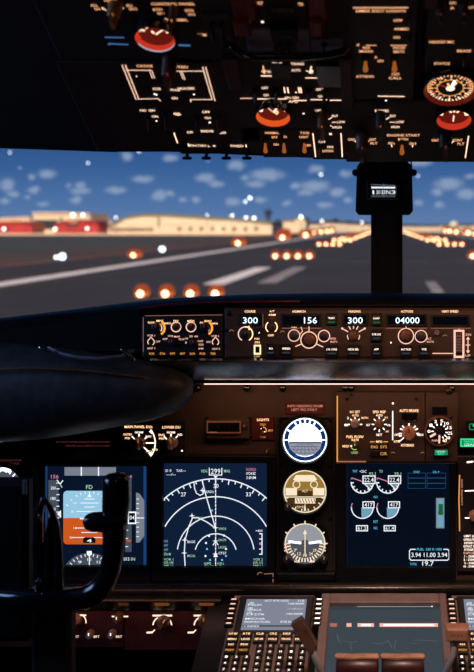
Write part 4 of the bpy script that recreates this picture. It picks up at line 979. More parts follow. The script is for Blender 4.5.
# --- landing gear panel
t = Thing('gear_lever_console', 'dark panel with amber-lit edge, gear lever and white limit text right of the engine screen', 'control panel', MAIN, 470, 515)
m = t.m(); m.slab(457.5,456,560,572,-.0145,-.002,'panel_dark'); m.build('face_plate', t.e)
m = t.m(); H = -.0016; m.line([(459.6,475),(458.9,500),(459.4,515),(459.6,531)],1.2,H,'edge_amber'); m.text('LANDING GEAR',461.8,492,1.9,H,'lit_placard',w=26,rot=PI/2)
m.line([(467,462.3),(473,461.6)],1.6,H,'lit_white'); m.line([(465,491),(474,490.6)],1.1,H,'lit_white'); m.line([(465,518),(471,518)],1.1,H,'lit_white')
m.text('LIMIT (IAS)',471,536,2.2,H,'lit_white',w=14)
for k, s in enumerate(('OPERATING','EXTEND 270K','RETRACT 235K','EXTENDED 320K','FLAPS LIMIT','1 - 250K','2 - 250K','5 - 250K','10 - 210K')):
    m.text(s,463.6+(k % 2)*.8,539.6+k*3.35,2.2,H,'lit_pink' if k in (4,) else 'lit_white',w=14 if k < 5 else 11,al='L')
m.build('lettering', t.e, smooth=False)
knob(t,474.5,518,5,'handle_tan',-.002,.02)
# ================================================================== LOWER LEFT PANEL
LOW = vert(1.885)
t = Thing('lower_lighting_panel', 'low dark maroon panel with brown knobs in white arcs, under the left screens', 'control panel', LOW, 140, 628)
m = t.m(); m.slab(-80,610.5,123.2,648,-.028,0,'panel_maroon',.002); m.slab(124,610.5,222,651,-.028,0,'panel_maroon',.002); m.build('face_plate', t.e)
m = t.m(); H = .0005
def arc(x,y,r,a0,a1,w_=1.1): m.ring(x,y,r-w_/2,r+w_/2,H,'lit_knobarc',a0,a1)
emi('lit_knobarc', (1,.80,.55), 1.3)
m.line([(66,615.3),(86,615.3)],1.6,H,'lit_knobarc'); arc(78,622,8,-10,70); m.line([(63,631),(69,630.5),(71,628.5)],1.4,H,'lit_knobarc'); m.line([(61.8,617),(61.8,629)],.6,H,'lit_amber')
m.line([(112,616.5),(128,616.5)],1.4,H,'lit_knobarc'); 
for cx in (162.3,203.5):
    m.line([(cx-9.5,615.6),(cx+9.5,615.6)],1.8,H,'lit_knobarc'); arc(cx,626,9.4,5,62,1.3); arc(cx,626,9.4,118,175,1.3)
    m.line([(cx-15.5,632.6),(cx-10,632.4)],1.8,H,'lit_knobarc'); m.line([(cx-10,632.4),(cx-7.6,629.8)],1.1,H,'lit_knobarc')
m.line([(209.5,636.5),(210.6,636.5)],1.1,H,'lit_dot')
for x in (76,96.5,119): m.text('BRT',x,636.6,2.3,H,'lit_knobarc',w=6)
m.build('lettering', t.e, smooth=False)
knob(t,73,622.5,6.2,'handle_tan',0,.016,wing=20,lit='lit_darkred'); knob(t,116.3,620.5,4.4,'knob_brown',0,.022,lit='lit_knobarc')
knob(t,162.3,624,6.6,'knob_brown',0,.012,wing=60,lit='lit_dim'); knob(t,203.5,623,6.6,'knob_brown',0,.012,wing=90,lit='lit_knob')
for x in (67,88.5,110.5): knob(t,x,636.5,4.1,'knob_pale',0,.016,lit='lit_white')
t = Thing('reflector_strip', 'x', 'lamp', LOW, 163, 602)
del_ = t
t.e['label'] = 'dark recess strip with three painted amber reflections above the lower left knobs'
m = t.m(); a = [(-80,598.5),(222,598.5)]
A = t.L(-80,597.5,.018); B = t.L(223,609.6,.0)
m.loft([[(x_,A[1],.026),(x_,A[1]-.003,.028),(x_,B[1]+.0005,.004),(x_,B[1]+.0005,-.02),(x_,A[1],-.02)] for x_ in (A[0],B[0])], 'roll_gloss'); m.build('reflector', t.e)
for x, w_, k in ((124,7,.5),(162.5,11,1),(207,11,1)):  # reflections of the lit knob arcs, built as glowing amber rods
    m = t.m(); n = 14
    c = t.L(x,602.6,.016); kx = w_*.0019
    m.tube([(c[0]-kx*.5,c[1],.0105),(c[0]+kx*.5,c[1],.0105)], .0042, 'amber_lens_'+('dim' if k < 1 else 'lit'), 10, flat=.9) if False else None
    emi('amber_lens_lit', (.62,.20,.03), .22); emi('amber_lens_dim', (.5,.15,.03), .10)  # emission of the amber reflections, no real lenses
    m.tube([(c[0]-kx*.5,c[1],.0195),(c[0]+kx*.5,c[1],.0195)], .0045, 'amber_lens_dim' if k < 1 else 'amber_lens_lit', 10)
    m.build('amber_lens', t.e, 'amber reflection built as a glowing rod')

# ================================================================== PEDESTAL
# body under everything: sloping box in the pedestal plane
e = Thing('control_pedestal', 'dark sloping centre console carrying the two keypads and the lower screen', 'console', PED, 345, 640)
t = e; m = t.m()
a = t.L(212,590,-.03); b = t.L(640,760,-.03)
m.box(a[0],b[0],b[1]-.05,a[1]-.006,-.22,-.03,'black_plastic',.002); m.build('console_body', t.e)
m = MB(); A_ = (W(225,700,1.6).x, 1.45, CF); B_ = (W(520,700,1.6).x, 1.80, ZC-.97)
m.add([p for p in [(x,y,z) for z in (A_[2],B_[2]) for x,y in ((A_[0],A_[1]),(B_[0],A_[1]),(B_[0],B_[1]),(A_[0],B_[1]))]], [(3,2,1,0),(4,5,6,7),(0,1,5,4),(1,2,6,5),(2,3,7,6),(3,0,4,7)], 'black_plastic'); o = m.build('console_base', t.e, smooth=False); o.matrix_parent_inverse = t.e.matrix_world.inverted()

def cdu(name, label, x0, left_full=True):
    """keypad unit; x0: layout x of the screen's left edge"""
    t = Thing(name, label, 'keypad', PED, x0+30, 640)
    d = x0-246
    m = t.m(); a = t.L(d+238,594.5,0); b = t.L(d+316,594.5,0); lo = t.L(d+238,760,0)
    m.box(a[0]-.006,b[0]-.002,lo[1],a[1],-.03,0,'cdu_frame',.003); m.build('housing', t.e)
    A = t.L(d+247,601.5,0); B = t.L(d+307,601.5,0); Cc = t.L(d+247,632,0)
    m = t.m(); 
    m.box(A[0]-.012,B[0]+.012,Cc[1]-.004,A[1]+.012,-.001,.004,'key_black',.002); m.build('screen_surround', t.e)
    m = t.m(); m.box(A[0],B[0],Cc[1],A[1],.004,.0052,'cdu_lit',.0003); w_ = B[0]-A[0]; hh = A[1]-Cc[1]
    o = m.build('screen', t.e, 'pale grey lit screen', smooth=False)
    q = t.m()
    def tx(s, u, v, w, c='scr_white', th=.030, al='L'):
        V, Fc, tw = text_mesh(s); kx = w*w_/tw; ky = th*2*hh/.7; ox = 0 if al == 'L' else -tw
        q.add([(A[0]+u*w_+(p+ox)*kx, A[1]-v*hh+(r_-.35)*ky, .0056) for p, r_ in V], Fc, c)
    rows = [('ACT RTE LEGS',.30,.06,.40),('1/2',.86,.06,.10),('299',.05,.14,.08),('PAL01',.04,.20,.22),('160/3000',.70,.16,.26),('285',.05,.31,.08),('VINCA',.04,.37,.24),('---/----',.70,.33,.26),
            ('270',.05,.46,.08),('CF27R',.04,.52,.30),('145/2000',.70,.50,.26),('MICHA',.04,.66,.32),('RNP/ACTUAL',.04,.76,.42),('RTE DATA>',.62,.76,.32)]
    for s, u, v, w in rows: tx(s, u, v, w)
    q.add([(A[0]+.02*w_,A[1]-.92*hh,.0054),(A[0]+.98*w_,A[1]-.92*hh,.0054),(A[0]+.98*w_,A[1]-.86*hh,.0054),(A[0]+.02*w_,A[1]-.86*hh,.0054)],[(0,1,2,3)],'cdu_bar')
    tx('< INDEX', .04, .90, .25)
    q.build('screen_text', o, smooth=False)
    k = t.sx(x0, 620)
    # side keys with lit dashes
    for s in (-1, 1):
        X = (A[0]-.023) if s < 0 else (B[0]+.023)
        for i in range(6):
            y = A[1]-.004-i*hh*.158
            m = t.m(); m.box(X-.0075,X+.0075,y-.0035,y+.0035,0,.008,'key_black',.001); o = m.build('side_key', t.e)
            q = t.m(); q.box(X-.0045,X+.0045,y-.0015,y+.0015,.008,.0084,'lit_pink' if s < 0 else 'lit_white'); q.build('key_mark', o, smooth=False)
    # keys
    def key(u, v, s, w=.0145, hgt=.0098, c='lit_warm'):
        x = A[0]+u*w_; y = Cc[1]-.012-v
        m = t.m(); m.box(x-w/2,x+w/2,y-hgt/2,y+hgt/2,.0,.007,'key_black',.0012); o = m.build('key', t.e)
        V, Fc, tw = text_mesh(s); q = t.m(); L_ = min(w*.78, .0042*len(s)); kx = L_/tw; ky = .0048/.7
        q.add([(x+(p-tw/2)*kx, y+(r_-.35)*ky, .0074) for p, r_ in V], Fc, c); q.build('key_legend', o, smooth=False)
    r1 = ['INIT REF','RTE','CLB','CRZ','DES','BRT']; r2 = ['MENU','LEGS','DEP ARR','HOLD','PROG','EXEC']
    for i in range(6):
        key(-.10+i*.212, .001, r1[i], .019, .0105, 'lit_warm'); key(-.10+i*.212, .0145, r2[i], .019, .0105, 'lit_warm')
    for j, (p, s) in enumerate((('N1','FIX'),('PREV','NEXT'))):
        key(-.10, .028+j*.0135, p, .019, .0105, 'lit_amber' if j else 'lit_warm'); key(.112, .028+j*.0135, s, .019, .0105, 'lit_amber' if j else 'lit_warm')
    al = 'ABCDEFGHIJKLMNOPQRSTUVWXYZ'
    for r_ in range(6):
        for c_ in range(5):
            i = r_*5+c_
            s = al[i] if i < 26 else ['DEL','/','CLR','SP'][i-26]
            key(.36+c_*.165, .031+r_*.0145, s, .0125, .0110, 'lit_white' if r_ else 'lit_pink')
    for r_ in range(4):
        for c_ in range(3): key(-.13+c_*.155, .058+r_*.0145, ('123456789.0+')[r_*3+c_], .0120, .0110, 'lit_white')
    for px_ in (d+240.5, d+313):
        screw(t, px_, 598.5, 1.8, 0)
    return t
cdu('flight_management_keypad', 'keypad unit with pale grey screen and rows of white-lettered keys, left of the lower screen', 246)
cdu('flight_management_keypad', 'keypad unit cut by the right edge of the picture, its pale screen half visible', 462.5)

# lower display
t = Thing('lower_display', 'large dim grey screen between the two keypads, with a painted reflection of pinkish lights', 'display screen', PED, 385, 640)
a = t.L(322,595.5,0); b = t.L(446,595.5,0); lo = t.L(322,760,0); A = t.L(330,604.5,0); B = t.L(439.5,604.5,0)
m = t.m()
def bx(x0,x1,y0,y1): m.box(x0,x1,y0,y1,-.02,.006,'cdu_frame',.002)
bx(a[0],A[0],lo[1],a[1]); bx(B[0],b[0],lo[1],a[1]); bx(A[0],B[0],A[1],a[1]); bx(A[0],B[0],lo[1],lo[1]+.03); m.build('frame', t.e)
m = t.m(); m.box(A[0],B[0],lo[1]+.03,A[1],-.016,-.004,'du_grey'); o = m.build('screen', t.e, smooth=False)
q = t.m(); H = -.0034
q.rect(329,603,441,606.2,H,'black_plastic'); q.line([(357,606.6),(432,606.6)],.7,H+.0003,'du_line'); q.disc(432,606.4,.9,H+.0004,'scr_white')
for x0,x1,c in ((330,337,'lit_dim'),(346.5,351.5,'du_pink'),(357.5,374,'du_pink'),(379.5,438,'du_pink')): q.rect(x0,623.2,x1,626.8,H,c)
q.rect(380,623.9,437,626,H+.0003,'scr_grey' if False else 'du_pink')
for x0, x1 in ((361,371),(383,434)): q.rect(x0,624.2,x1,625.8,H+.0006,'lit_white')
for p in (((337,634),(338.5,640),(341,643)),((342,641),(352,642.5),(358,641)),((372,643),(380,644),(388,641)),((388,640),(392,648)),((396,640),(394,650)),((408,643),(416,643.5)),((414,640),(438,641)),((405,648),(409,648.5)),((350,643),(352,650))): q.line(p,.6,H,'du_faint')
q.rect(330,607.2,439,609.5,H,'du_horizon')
q.build('painted_reflection', o, smooth=False)  # runway lights reflected in the dark glass, drawn as glowing shapes

# thrust levers
for i, (xc, lb) in enumerate(((357.3,'left one of two broad dark red thrust lever heads at the bottom edge'),(402.8,'right one of two broad dark red thrust lever heads at the bottom edge'))):
    t = Thing('thrust_lever', lb, 'lever', vert(1.50), xc, 655, 'pair of thrust levers')
    c = t.L(xc,656); k = t.sx(xc,655); m = t.m(); hw = 21.3*k
    # head: rounded block, loft across x
    secs = []
    for u, s in ((-1,.72),(-.96,.92),(-.85,1),(0,1.02),(.85,1),(.96,.92),(1,.72)):
        r = .015*s; secs.append([(c[0]+u*hw, c[1]-.022+ (1.45*r if .0 < a_ < PI else 1.9*r)*math.sin(a_)*1.0, r*math.cos(a_)*1.15) for a_ in [2*PI*q_/18 for q_ in range(18)]])
    m.loft(secs, 'throttle'); o = m.build('lever_head', t.e)
    q = t.m(); q.tube([(c[0]-hw*.93,c[1]+.0005,.002),(c[0]-hw*.2,c[1]-.0008,.002),(c[0]+hw*.2,c[1]+.0004,.002),(c[0]+hw*.93,c[1]+.0000,.002)], .0042, 'throttle_highlight', 10, flat=1.5); q.build('top_highlight', o, 'tan highlight painted on the top edge')  # highlight on the top edge put in as a paler tan tube
    q = t.m(); q.box(c[0]-.010,c[0]+.010,c[1]-.26,c[1]-.03,-.022,-.008,'cdu_frame',.002); q.build('lever_arm', t.e)
# speed brake lever
t = Thing('speed_brake_lever', 'dark brown paddle lever leaning over the left keypad screen', 'lever', vert(1.60), 300, 632)
L = t.L; m = t.m()
P = [(291.3,623.2),(301.8,617.2),(317,643.5),(313.5,650.5),(308.5,651)]
m.prism([(L(x,y)[0],L(x,y)[1],.008) for x, y in P][::-1], (0,0,-.016), 'lever_brown'); m.build('paddle', t.e)
m = t.m(); m.tube([(*L(311,647)[:2],0),(*L(316,660)[:2],-.0),(*L(323,690)[:2],-.03),(*L(326,715)[:2],-.09)], .0055, 'cable_grey', 10); m.build('lever_arm', t.e, 'pale slim arm')
t = Thing('flap_lever', 'tan rectangular lever head with pale stem at the right, in front of the right keypad', 'lever', vert(1.60), 457, 636)
L = t.L; m = t.m(); m.slab(446.5,629,469,642.3,-.012,.012,'handle_tan',.003); m.build('lever_head', t.e)
m = t.m(); m.text('F L A P',457,635.6,2,.0125,'black_plastic',w=11); m.build('lettering', t.e, smooth=False)
m = t.m(); m.tube([(*L(454.5,641)[:2],0),(*L(453.5,655)[:2],-.0),(*L(448,668)[:2],-.005),(*L(443,690)[:2],-.03),(*L(440,715)[:2],-.09)], .0045, 'cable_grey', 10, flat=.6); m.build('lever_arm', t.e, 'pale slim stem')

# ================================================================== YOKE
YK = vert(1.42)
t = Thing('control_yoke', 'black pilot yoke with one tall horn standing in front of the left screen', 'yoke', YK, 80, 590)
L = t.L; P3 = lambda pts: [(L(x,y)[0], L(x,y)[1], z) for x, y, z in pts]; k = t.sx(0,0)
m = t.m(); R = lambda *r: [a*k for a in r]
m.tube(P3([(116,479,0),(116.2,490,0),(116,502,0),(115.2,515,0),(114.6,528,0),(114,542,0),(112.8,556,0),(110.5,568,0),(107,578,0),(101.5,587,0),(94,593.5,0),(84,597.8,0),(70,599.5,0),(50,600,0),(34,600,0),(-10,600,-.01)]), R(13.4,13.6,13.5,12.9,12.2,11.2,10.4,10.3,10.6,11,11.2,11.1,10.6,10.6,10.8,11), 'black_gloss', 24, flat=.9, ck=.45)
o = m.build('yoke_wheel', t.e)
m = t.m(); m.tube(P3([(118,521,.004),(104,521,.004),(93.5,521,.004)]), R(10.5,10.3,9.8), 'black_gloss', 16, flat=.9); m.build('horn_switch', t.e)
m = t.m(); m.tube(P3([(41,596,0),(39,575,0),(37.5,545,0),(38.5,515,0),(43,499,0)]), R(5.5,5,5,4.4,2.6), 'black_gloss', 16); m.tube(P3([(43,498,0),(50,507,0),(55.5,522,0),(58,545,0),(58.5,570,0),(58.5,598,0)]), R(2.2,2.6,3.2,4.2,5,5.5), 'black_gloss', 14); m.tube(P3([(49,520,-.006),(47.5,545,-.006),(48,570,-.006),(48,596,-.006)]), R(2.2,6,8,9), 'black_plastic', 12); m.build('left_grip', t.e)
m = t.m(); m.lathe(37.5,583,[(3,.006),(3,.016),(2,.018)],'chrome',14); m.build('metal_cap', t.e, 'small shiny metal cap')
m = t.m(); m.tube(P3([(41.5,514,.012),(42.5,517.5,.012)]), R(2.1,2.1), 'chrome', 10); m.build('metal_cap', t.e, 'small shiny metal cap')
t = Thing('control_column', 'thick black column rising at the left edge, carrying the yoke', 'column', vert(1.46), 20, 600)
L = t.L; m = t.m(); a = L(-70,479); b = L(30,700)
m.box(a[0],b[0],L(0,640)[1],a[1],-.012,.012,'black_plastic',.008); m.build('column_head', t.e)
m = t.m(); a = L(22,606); b = L(63,0); m.box(a[0],b[0],CF-(ZC+(PY-600)/F*1.46)+.002,a[1],-.06,-.034,'shell_paint',.006); m.build('column_stem', t.e)
m = t.m(); m.box(L(26,0)[0],L(30,0)[0],L(0,492)[1],L(0,477.5)[1],.0115,.015,'steel_blue',.001); m.build('edge_clip', t.e)
# ================================================================== OVERHEAD
emi('oh_line', (1,.62,.42), 1.3)
O = OVH
def panel(name, label, x0, y0, x1, y1, mat='panel_overhead', h=-.006, cat='overhead panel'):
    t = Thing(name, label, cat, O, (x0+x1)/2, (y0+y1)/2)
    m = t.m(); m.slab(x0,y0,x1,y1,-.022,h,mat,.002); m.build('face_plate', t.e); return t
H = -.0052
# instrument switching (top left)
t = panel('instrument_switching_panel', 'overhead panel lettered CONTROL PANEL with two amber selectors, top left', 60,-45,228,60,'panel_dark')
m = t.m()
for s, x, y, w_ in (('ALL',94,5.5,7),('ON 1',98.5,9,8),('NORMAL',111,.5,13),('AUTO',112,4,8),('ALL',129.5,5.5,7),('ON 2',133,9,8),('CONTROL PANEL',173,4,44),('BOTH',157.5,9.6,9),('ON 1',160.5,13.3,7),('BOTH',189.3,10.6,8),('ON 2',191.5,14.4,7),('NORMAL',180,20,15),('FMC',205,35,5)):
    m.text(s,x,y,2.4,H,'oh_warm',w=w_)
m.line([(102,7.5),(106,10.5)],1,H,'oh_white'); m.line([(112,5.6),(112.6,10)],1,H,'oh_white'); m.line([(123.5,8),(120,11)],1,H,'oh_white')
m.disc(144.4,20,1.1,H,'lit_dot'); m.line([(165,18.5),(169,20.5)],.9,H,'oh_warm')
m.build('lettering', t.e, smooth=False)
m = t.m(); m.line([(105,37.4),(124,37.6)],1.6,H,'blue_glint'); m.poly([(107.5,44),(110,42.6),(110,45.4)],H,'blue_glint'); m.line([(109.5,43.8),(128,44.6)],1.8,H,'blue_glint'); m.line([(179,45.2),(190,45.6)],2.6,H,'blue_glint'); m.line([(168,61.5),(171,64.5)],1.6,H,'blue_glint'); m.build('blue_reflection', t.e, 'dim blue painted reflections', smooth=False)  # reflections of annunciators, drawn as dim glowing blue strokes
knob(t,113.5,17,7.6,'knob_amber' if 'knob_amber' in MATS else 'knob_brown',-.006,.020,wing=90,lit='lit_knob'); knob(t,172,22,4.4,'knob_brown',-.006,.024,wing=90,lit='lit_amber')
def dome(name, label, x, y, r, mats=('gauge_red','gauge_dark'), pano=O, hh=.010, marks='lit_white', cres=None, cat='gauge', sq=.0, mh=None):
    t = Thing(name, label, cat, pano, x, y)
    m = t.m(); m.lathe(x,y,[(r*1.0,-.006),(r*1.0,hh*.8),(r*.985,hh),(r*.95,hh),(r*.945,hh*.95)],'black_gloss',36,cap=False); o = m.build('bezel', t.e)
    k = t.sx(x,y); c = t.L(x,y,hh); n = 40
    m = t.m(); vs = []; fs = []
    for rr_, z in ((.945,hh*.97),(.90,hh*.5),(.86,.0)):
        for i in range(n): a = 2*PI*i/n; vs.append((c[0]+r*rr_*k*math.cos(a), c[1]+r*rr_*k*math.sin(a), z))
    for q in range(2):
        for i in range(n): j = (i+1) % n; fs.append((q*n+i,(q+1)*n+i,(q+1)*n+j,q*n+j))
    m.add(vs, fs, mats[0]); m.build('lit_rim', t.e, 'glowing red inner rim', )  # lighting from inside the dial put into the wall as emission
    m = t.m(); m.add([(c[0]+r*.87*k*math.cos(2*PI*i/n), c[1]+r*.87*k*math.sin(2*PI*i/n), .0005) for i in range(n)], [tuple(range(n))], mats[1])
    def polar(rad0, rad1, a, w_, mt, z=.0012):
        a = math.radians(a); d = (math.cos(a), math.sin(a)); q = w_*k/2
        m.add([(c[0]+d[0]*rad*r*k+e_*d[1]*q, c[1]+d[1]*rad*r*k-e_*d[0]*q, z) for rad, e_ in ((rad0,1),(rad1,1),(rad1,-1),(rad0,-1))], [(0,1,2,3)], mt)
    def arc2(r0, r1, a0, a1, mt, z=.001):
        nn = max(3,int((a1-a0)/8)); vs = []
        for i in range(nn+1):
            a = math.radians(a0+(a1-a0)*i/nn)
            for rad in (r0,r1): vs.append((c[0]+rad*r*k*math.cos(a), c[1]+rad*r*k*math.sin(a), z))
        m.add(vs, [(2*i,2*i+1,2*i+3,2*i+2) for i in range(nn)], mt)
    return t, m, polar, arc2, o, c, k
t, m, polar, arc, o, c, k = dome('temperature_gauge', 'oval-looking overhead dial with glowing red face and pale painted lower reflection, top left', 155, 40, 20.5, ('gauge_red','gauge_dark'))
for a in (150,125,60,35,15): polar(.55,.85,a,2.6,'oh_white')
arc(.62,.72,70,110,'oh_white'); arc(.72,.8,120,165,'lit_pink'); polar(0,.5,40,1.6,'oh_white'); polar(.1,.3,120,2.4,'oh_white'); arc(.80,.86,-20,200,'gauge_red')
m.build('dial_face', t.e, smooth=False)
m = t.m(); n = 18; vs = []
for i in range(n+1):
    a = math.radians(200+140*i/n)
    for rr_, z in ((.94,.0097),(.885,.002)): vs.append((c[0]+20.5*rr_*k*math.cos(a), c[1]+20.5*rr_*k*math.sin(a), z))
m.add(vs, [(2*i,2*i+1,2*i+3,2*i+2) for i in range(n)], 'gauge_crescent'); m.build('glass_reflection', t.e, 'pale reflection painted on the glass edge', smooth=False)  # reflection on the lower glass edge, put in as pale emission
# fuel panel
t = panel('fuel_panel', 'overhead panel with white-lined CROSS FEED diagram and dark knob, above the left window', 98,62,226,152.5,'panel_maroon' if False else 'panel_overhead')
m = t.m()
for s, x, y, w_ in (('CROSS',144.5,66,16),('FEED',182,67,12),('VALVE OPEN',186,88.5,17),('FILTER',157,89,8),('BYPASS',174,90,12),('ON',174.5,98.2,6),('OFF',152,110.6,7),('FWD',143,110.6,6),('OFF',206,112,8),('ON',155,116.6,6),('ON',207.5,118,6),
      ('CTR',177,114,7),('OFF',190,132.4,6),('SIDE',207,131.2,13),('OFF',232.8-10,133,7)):
    m.text(s,x,y,2.2,H,'oh_white' if y > 80 else 'oh_warm',w=w_)
for (a,b,c_,d_) in ((122,65,136,99.4),(125.3,65,138.5,98.5)): m.line([(a,b),(c_,d_)],1.0,H,'oh_line')
m.line([(126,70.3),(151,70.3)],1.1,H,'oh_line'); m.line([(149.5,70.5),(152.5,78.5)],.8,H,'oh_line'); m.line([(151.8,70.5),(154.6,78.5)],.8,H,'oh_line')
m.line([(176.5,71.2),(204,71.2)],1.1,H,'oh_line'); m.line([(182,71.5),(185,80)],.8,H,'oh_line'); m.line([(180,71.5),(183,79)],.8,H,'oh_line')
for (a,b,c_,d_) in ((202.6,67,212,99.5),(205.6,67,215,101)): m.line([(a,b),(c_,d_)],1.0,H,'oh_line')
m.line([(137.5,99.2),(158,98.6),(160.5,101)],1.1,H,'oh_line'); m.line([(191,102),(190.5,99.6),(212.5,99.6)],1.1,H,'oh_line')
m.line([(154,94),(157,95)],1.6,H,'lit_dot'); m.disc(194,94.6,.9,H,'lit_dot'); m.disc(209.8,122.5,1.1,H,'lit_dot'); m.disc(156.5,121,.9,H,'lit_dot'); m.line([(174,133),(177.5,143)],1.2,H,'oh_white')
m.disc(136.5,76.5,.6,H,'lit_dot'); m.line([(174,113),(178,115.5),(181,114.6)],.8,H,'oh_white')
m.build('lettering', t.e, smooth=False)
knob(t,168,77,8,'panel_maroon',-.006,.03,wing=90,lit='lit_darkred')
for x, y in ((148,118),(165,116),(196,120),(218,119)): toggle(t,x,y,15,1.7,h0=-.006,tip='panel_maroon')
# light switches hanging over the sky
t = panel('landing_light_panel', 'row of small dark toggles lettered RETRACTABLE and FIXED, jutting over the sky', 180.5,141,262,154.5,'panel_overhead')
m = t.m()
for s, x, y, w_ in (('RETRACTABLE',197,145.6,18),('L  R',212,146,8),('FIXED',237,146,13),('|',188.5,144.5,1),('|',246,145.5,1)): m.text(s,x,y,2.1,H,'oh_white',w=w_)
m.build('lettering', t.e, smooth=False)
for x in (187.3,206.5,226.5,247):
    k = t.sx(x,153); c = t.L(x,153,0); m = t.m()
    m.tube([(c[0],c[1],-.006),(c[0],c[1]-.001,.006)], 1.7*k, 'black_plastic', 10)
    m.tube([(c[0]-3.2*k,c[1]-.002,.008),(c[0]+3.2*k,c[1]-.002,.008)], 1.7*k, 'black_plastic', 10); m.tube([(c[0]-2.5*k,c[1],-.0),(c[0]+2.5*k,c[1],-.0)], 1.0*k, 'black_plastic', 8); m.build('toggle_switch', t.e)

# electrical panel (middle top)
t = panel('electrical_panel', 'middle overhead panel with blue-grey plates and dark red switch guards', 230,-60,351,59,'shell_paint')
m = t.m(); m.text('BAT',259,3.2,3,H,'oh_warm',w=8); m.text('TR',300.5,4.3,2.8,H,'oh_warm',w=5.5); m.disc(262.4,22,1.2,H,'lit_dot'); m.text('STBY',195+5,34,2,H,'lit_dim',w=5); m.build('lettering', t.e, smooth=False)
for x0, y0, x1, y1 in ((248.5,29,271,52),(296,30,309,52),(311,40,343,54),(271,8,294,14)):
    m = t.m(); m.slab(x0,y0,x1,y1,-.006,-.002,'steel_blue' if y0 > 20 else 'knob_grey'); m.build('blue_plate' if y0 > 20 else 'cover_plate', t.e)
for x0, x1 in ((234.5,249.5),(309.5,323.5)):
    m = t.m(); m.slab(x0,-30,x1,22,-.006,.012,'guard_red',.003); m.slab(x0+.8,22,x1-.8,38,-.006,.018,'guard_red',.003); m.build('switch_guard', t.e, 'dark red switch guard')
m = t.m(); m.slab(272,29.5,296,42,-.006,.008,'black_plastic'); o = m.build('meter_housing', t.e); q = t.m(); q.line([(280,36.8),(291,37)],.8,.0085,'steel_blue'); q.build('meter_mark', o, smooth=False)
m = t.m(); m.line([(277,9.5),(284,12.5),(288,15)],1.4,-.0015,'scr_grey'); m.line([(284,10),(290,12)],.6,-.0015,'scr_grey'); m.build('cover_glint', t.e, smooth=False) if False else None
for x in (212.5+1,221.5,281,288.5,324):
    if x > 230: toggle(t,x,46,9,1.9,h0=-.002,tip='black_plastic')
m = t.m(); c = t.L(225,48); 
m.tube([(*t.L(x,y,.01)[:2],.008) for x, y in ((226,46),(232,48),(238,53),(246,57),(258,58.5),(276,58),(300,58.5),(330,56),(345,52))], .0055, 'black_gloss', 10); m.build('guard_rail', t.e)
for x in (213.5,222):
    pass
t = Thing('overhead_switch_pair', 'pair of black bat switches on a small plate between the red dial and red guard', 'switches', O, 217.5, 32)
m = t.m(); m.slab(208,14,227.5,42,-.0055,-.003,'knob_grey'); m.build('switch_plate', t.e)
for x in (213,222.5): toggle(t,x,27,10,2.4,h0=-.003,tip='black_plastic')

# bus / apu panel
t = panel('power_unit_panel', 'overhead panel lettered BUS TRANS with bright line diagram and amber toggles', 230,60,351,129,'panel_overhead')
m = t.m()
for s, x, y, w_ in (('BUS',277.5,63.7,10),('TRANS',297.5,63.9,13),('AUTO',296,70.3,9),('OFF',264,71.4,5),('GEN',270,71.6,6),('OFF',319.5,89.5,7.5),('ON',320.5,96.3,5),('OFF',264.8,88,6.5),('ON',266,95.2,5),('APU GEN',291.5,97.8,14),('APU',293,101.6,9)):
    m.text(s,x,y,2.3,H,'oh_white',w=w_)
m.line([(261,76),(275,76)],1.5,H,'oh_white'); m.line([(263,66),(264.5,74)],1.2,H,'oh_warm')
m.line([(305.5,78),(317.5,78),(318,67)],1.3,H,'oh_white'); m.line([(311.5,66.5),(309.5,73),(313,73)],1.2,H,'oh_white'); m.disc(311.5,71,1.8,H,'oh_white'); m.line([(306,71),(309,71.5)],1,H,'oh_white')
m.line([(240.5,98.4),(252,98.4)],1.3,H,'lit_pink'); m.line([(255,99),(286,99)],1.3,H,'oh_white'); m.line([(294,100.5),(309,100.5)],1.3,H,'oh_white'); m.line([(310.5,99.8),(327,99.8)],1.3,H,'oh_white'); m.line([(330,100.3),(341,100.3)],1.3,H,'oh_white')
for x in (284,287.5,298.5,300.5): m.line([(x,87.5),(x+1,93)],1.2,H,'oh_white')
m.disc(296,92.4,1,H,'oh_white'); m.disc(303.5,113.5,.9,H,'lit_dot')
m.build('lettering', t.e, smooth=False)
m = t.m(); m.slab(272,64.5,290,80,-.006,-.003,'knob_grey'); m.build('cover_plate', t.e); m = t.m(); m.slab(318,66,341,88,-.006,.002,'black_gloss'); m.build('dark_window', t.e)
for a_, b_, c_ in ((342,351.5,108),(229,237,90)):
    m = t.m(); m.slab(a_,60,b_,c_,-.006,.002,'panel_maroon'); m.build('side_rail', t.e, 'dull maroon side rail')
for x in (255.5,276,308.5,324): toggle(t,x,92.5,9,2.2,h0=-.006,tip='panel_maroon' if x not in (276,) else 'knob_brown')
t, m, polar, arc, o, c, k = dome('exhaust_gauge', 'small glowing orange-red overhead dial with white marks under the BUS TRANS diagram', 273, 117.5, 17.6, ('gauge_orange','gauge_dark'))
arc(.60,.72,20,175,'oh_white'); 
for a in (170,140,110,85,60,35,12): polar(.62,.86,a,2.2,'oh_white')
polar(0,.5,60,2,'oh_white'); polar(.1,.5,120,1.4,'lit_pink'); arc(.05,.3,-60,60,'oh_warm'); m.build('dial_face', t.e, smooth=False)

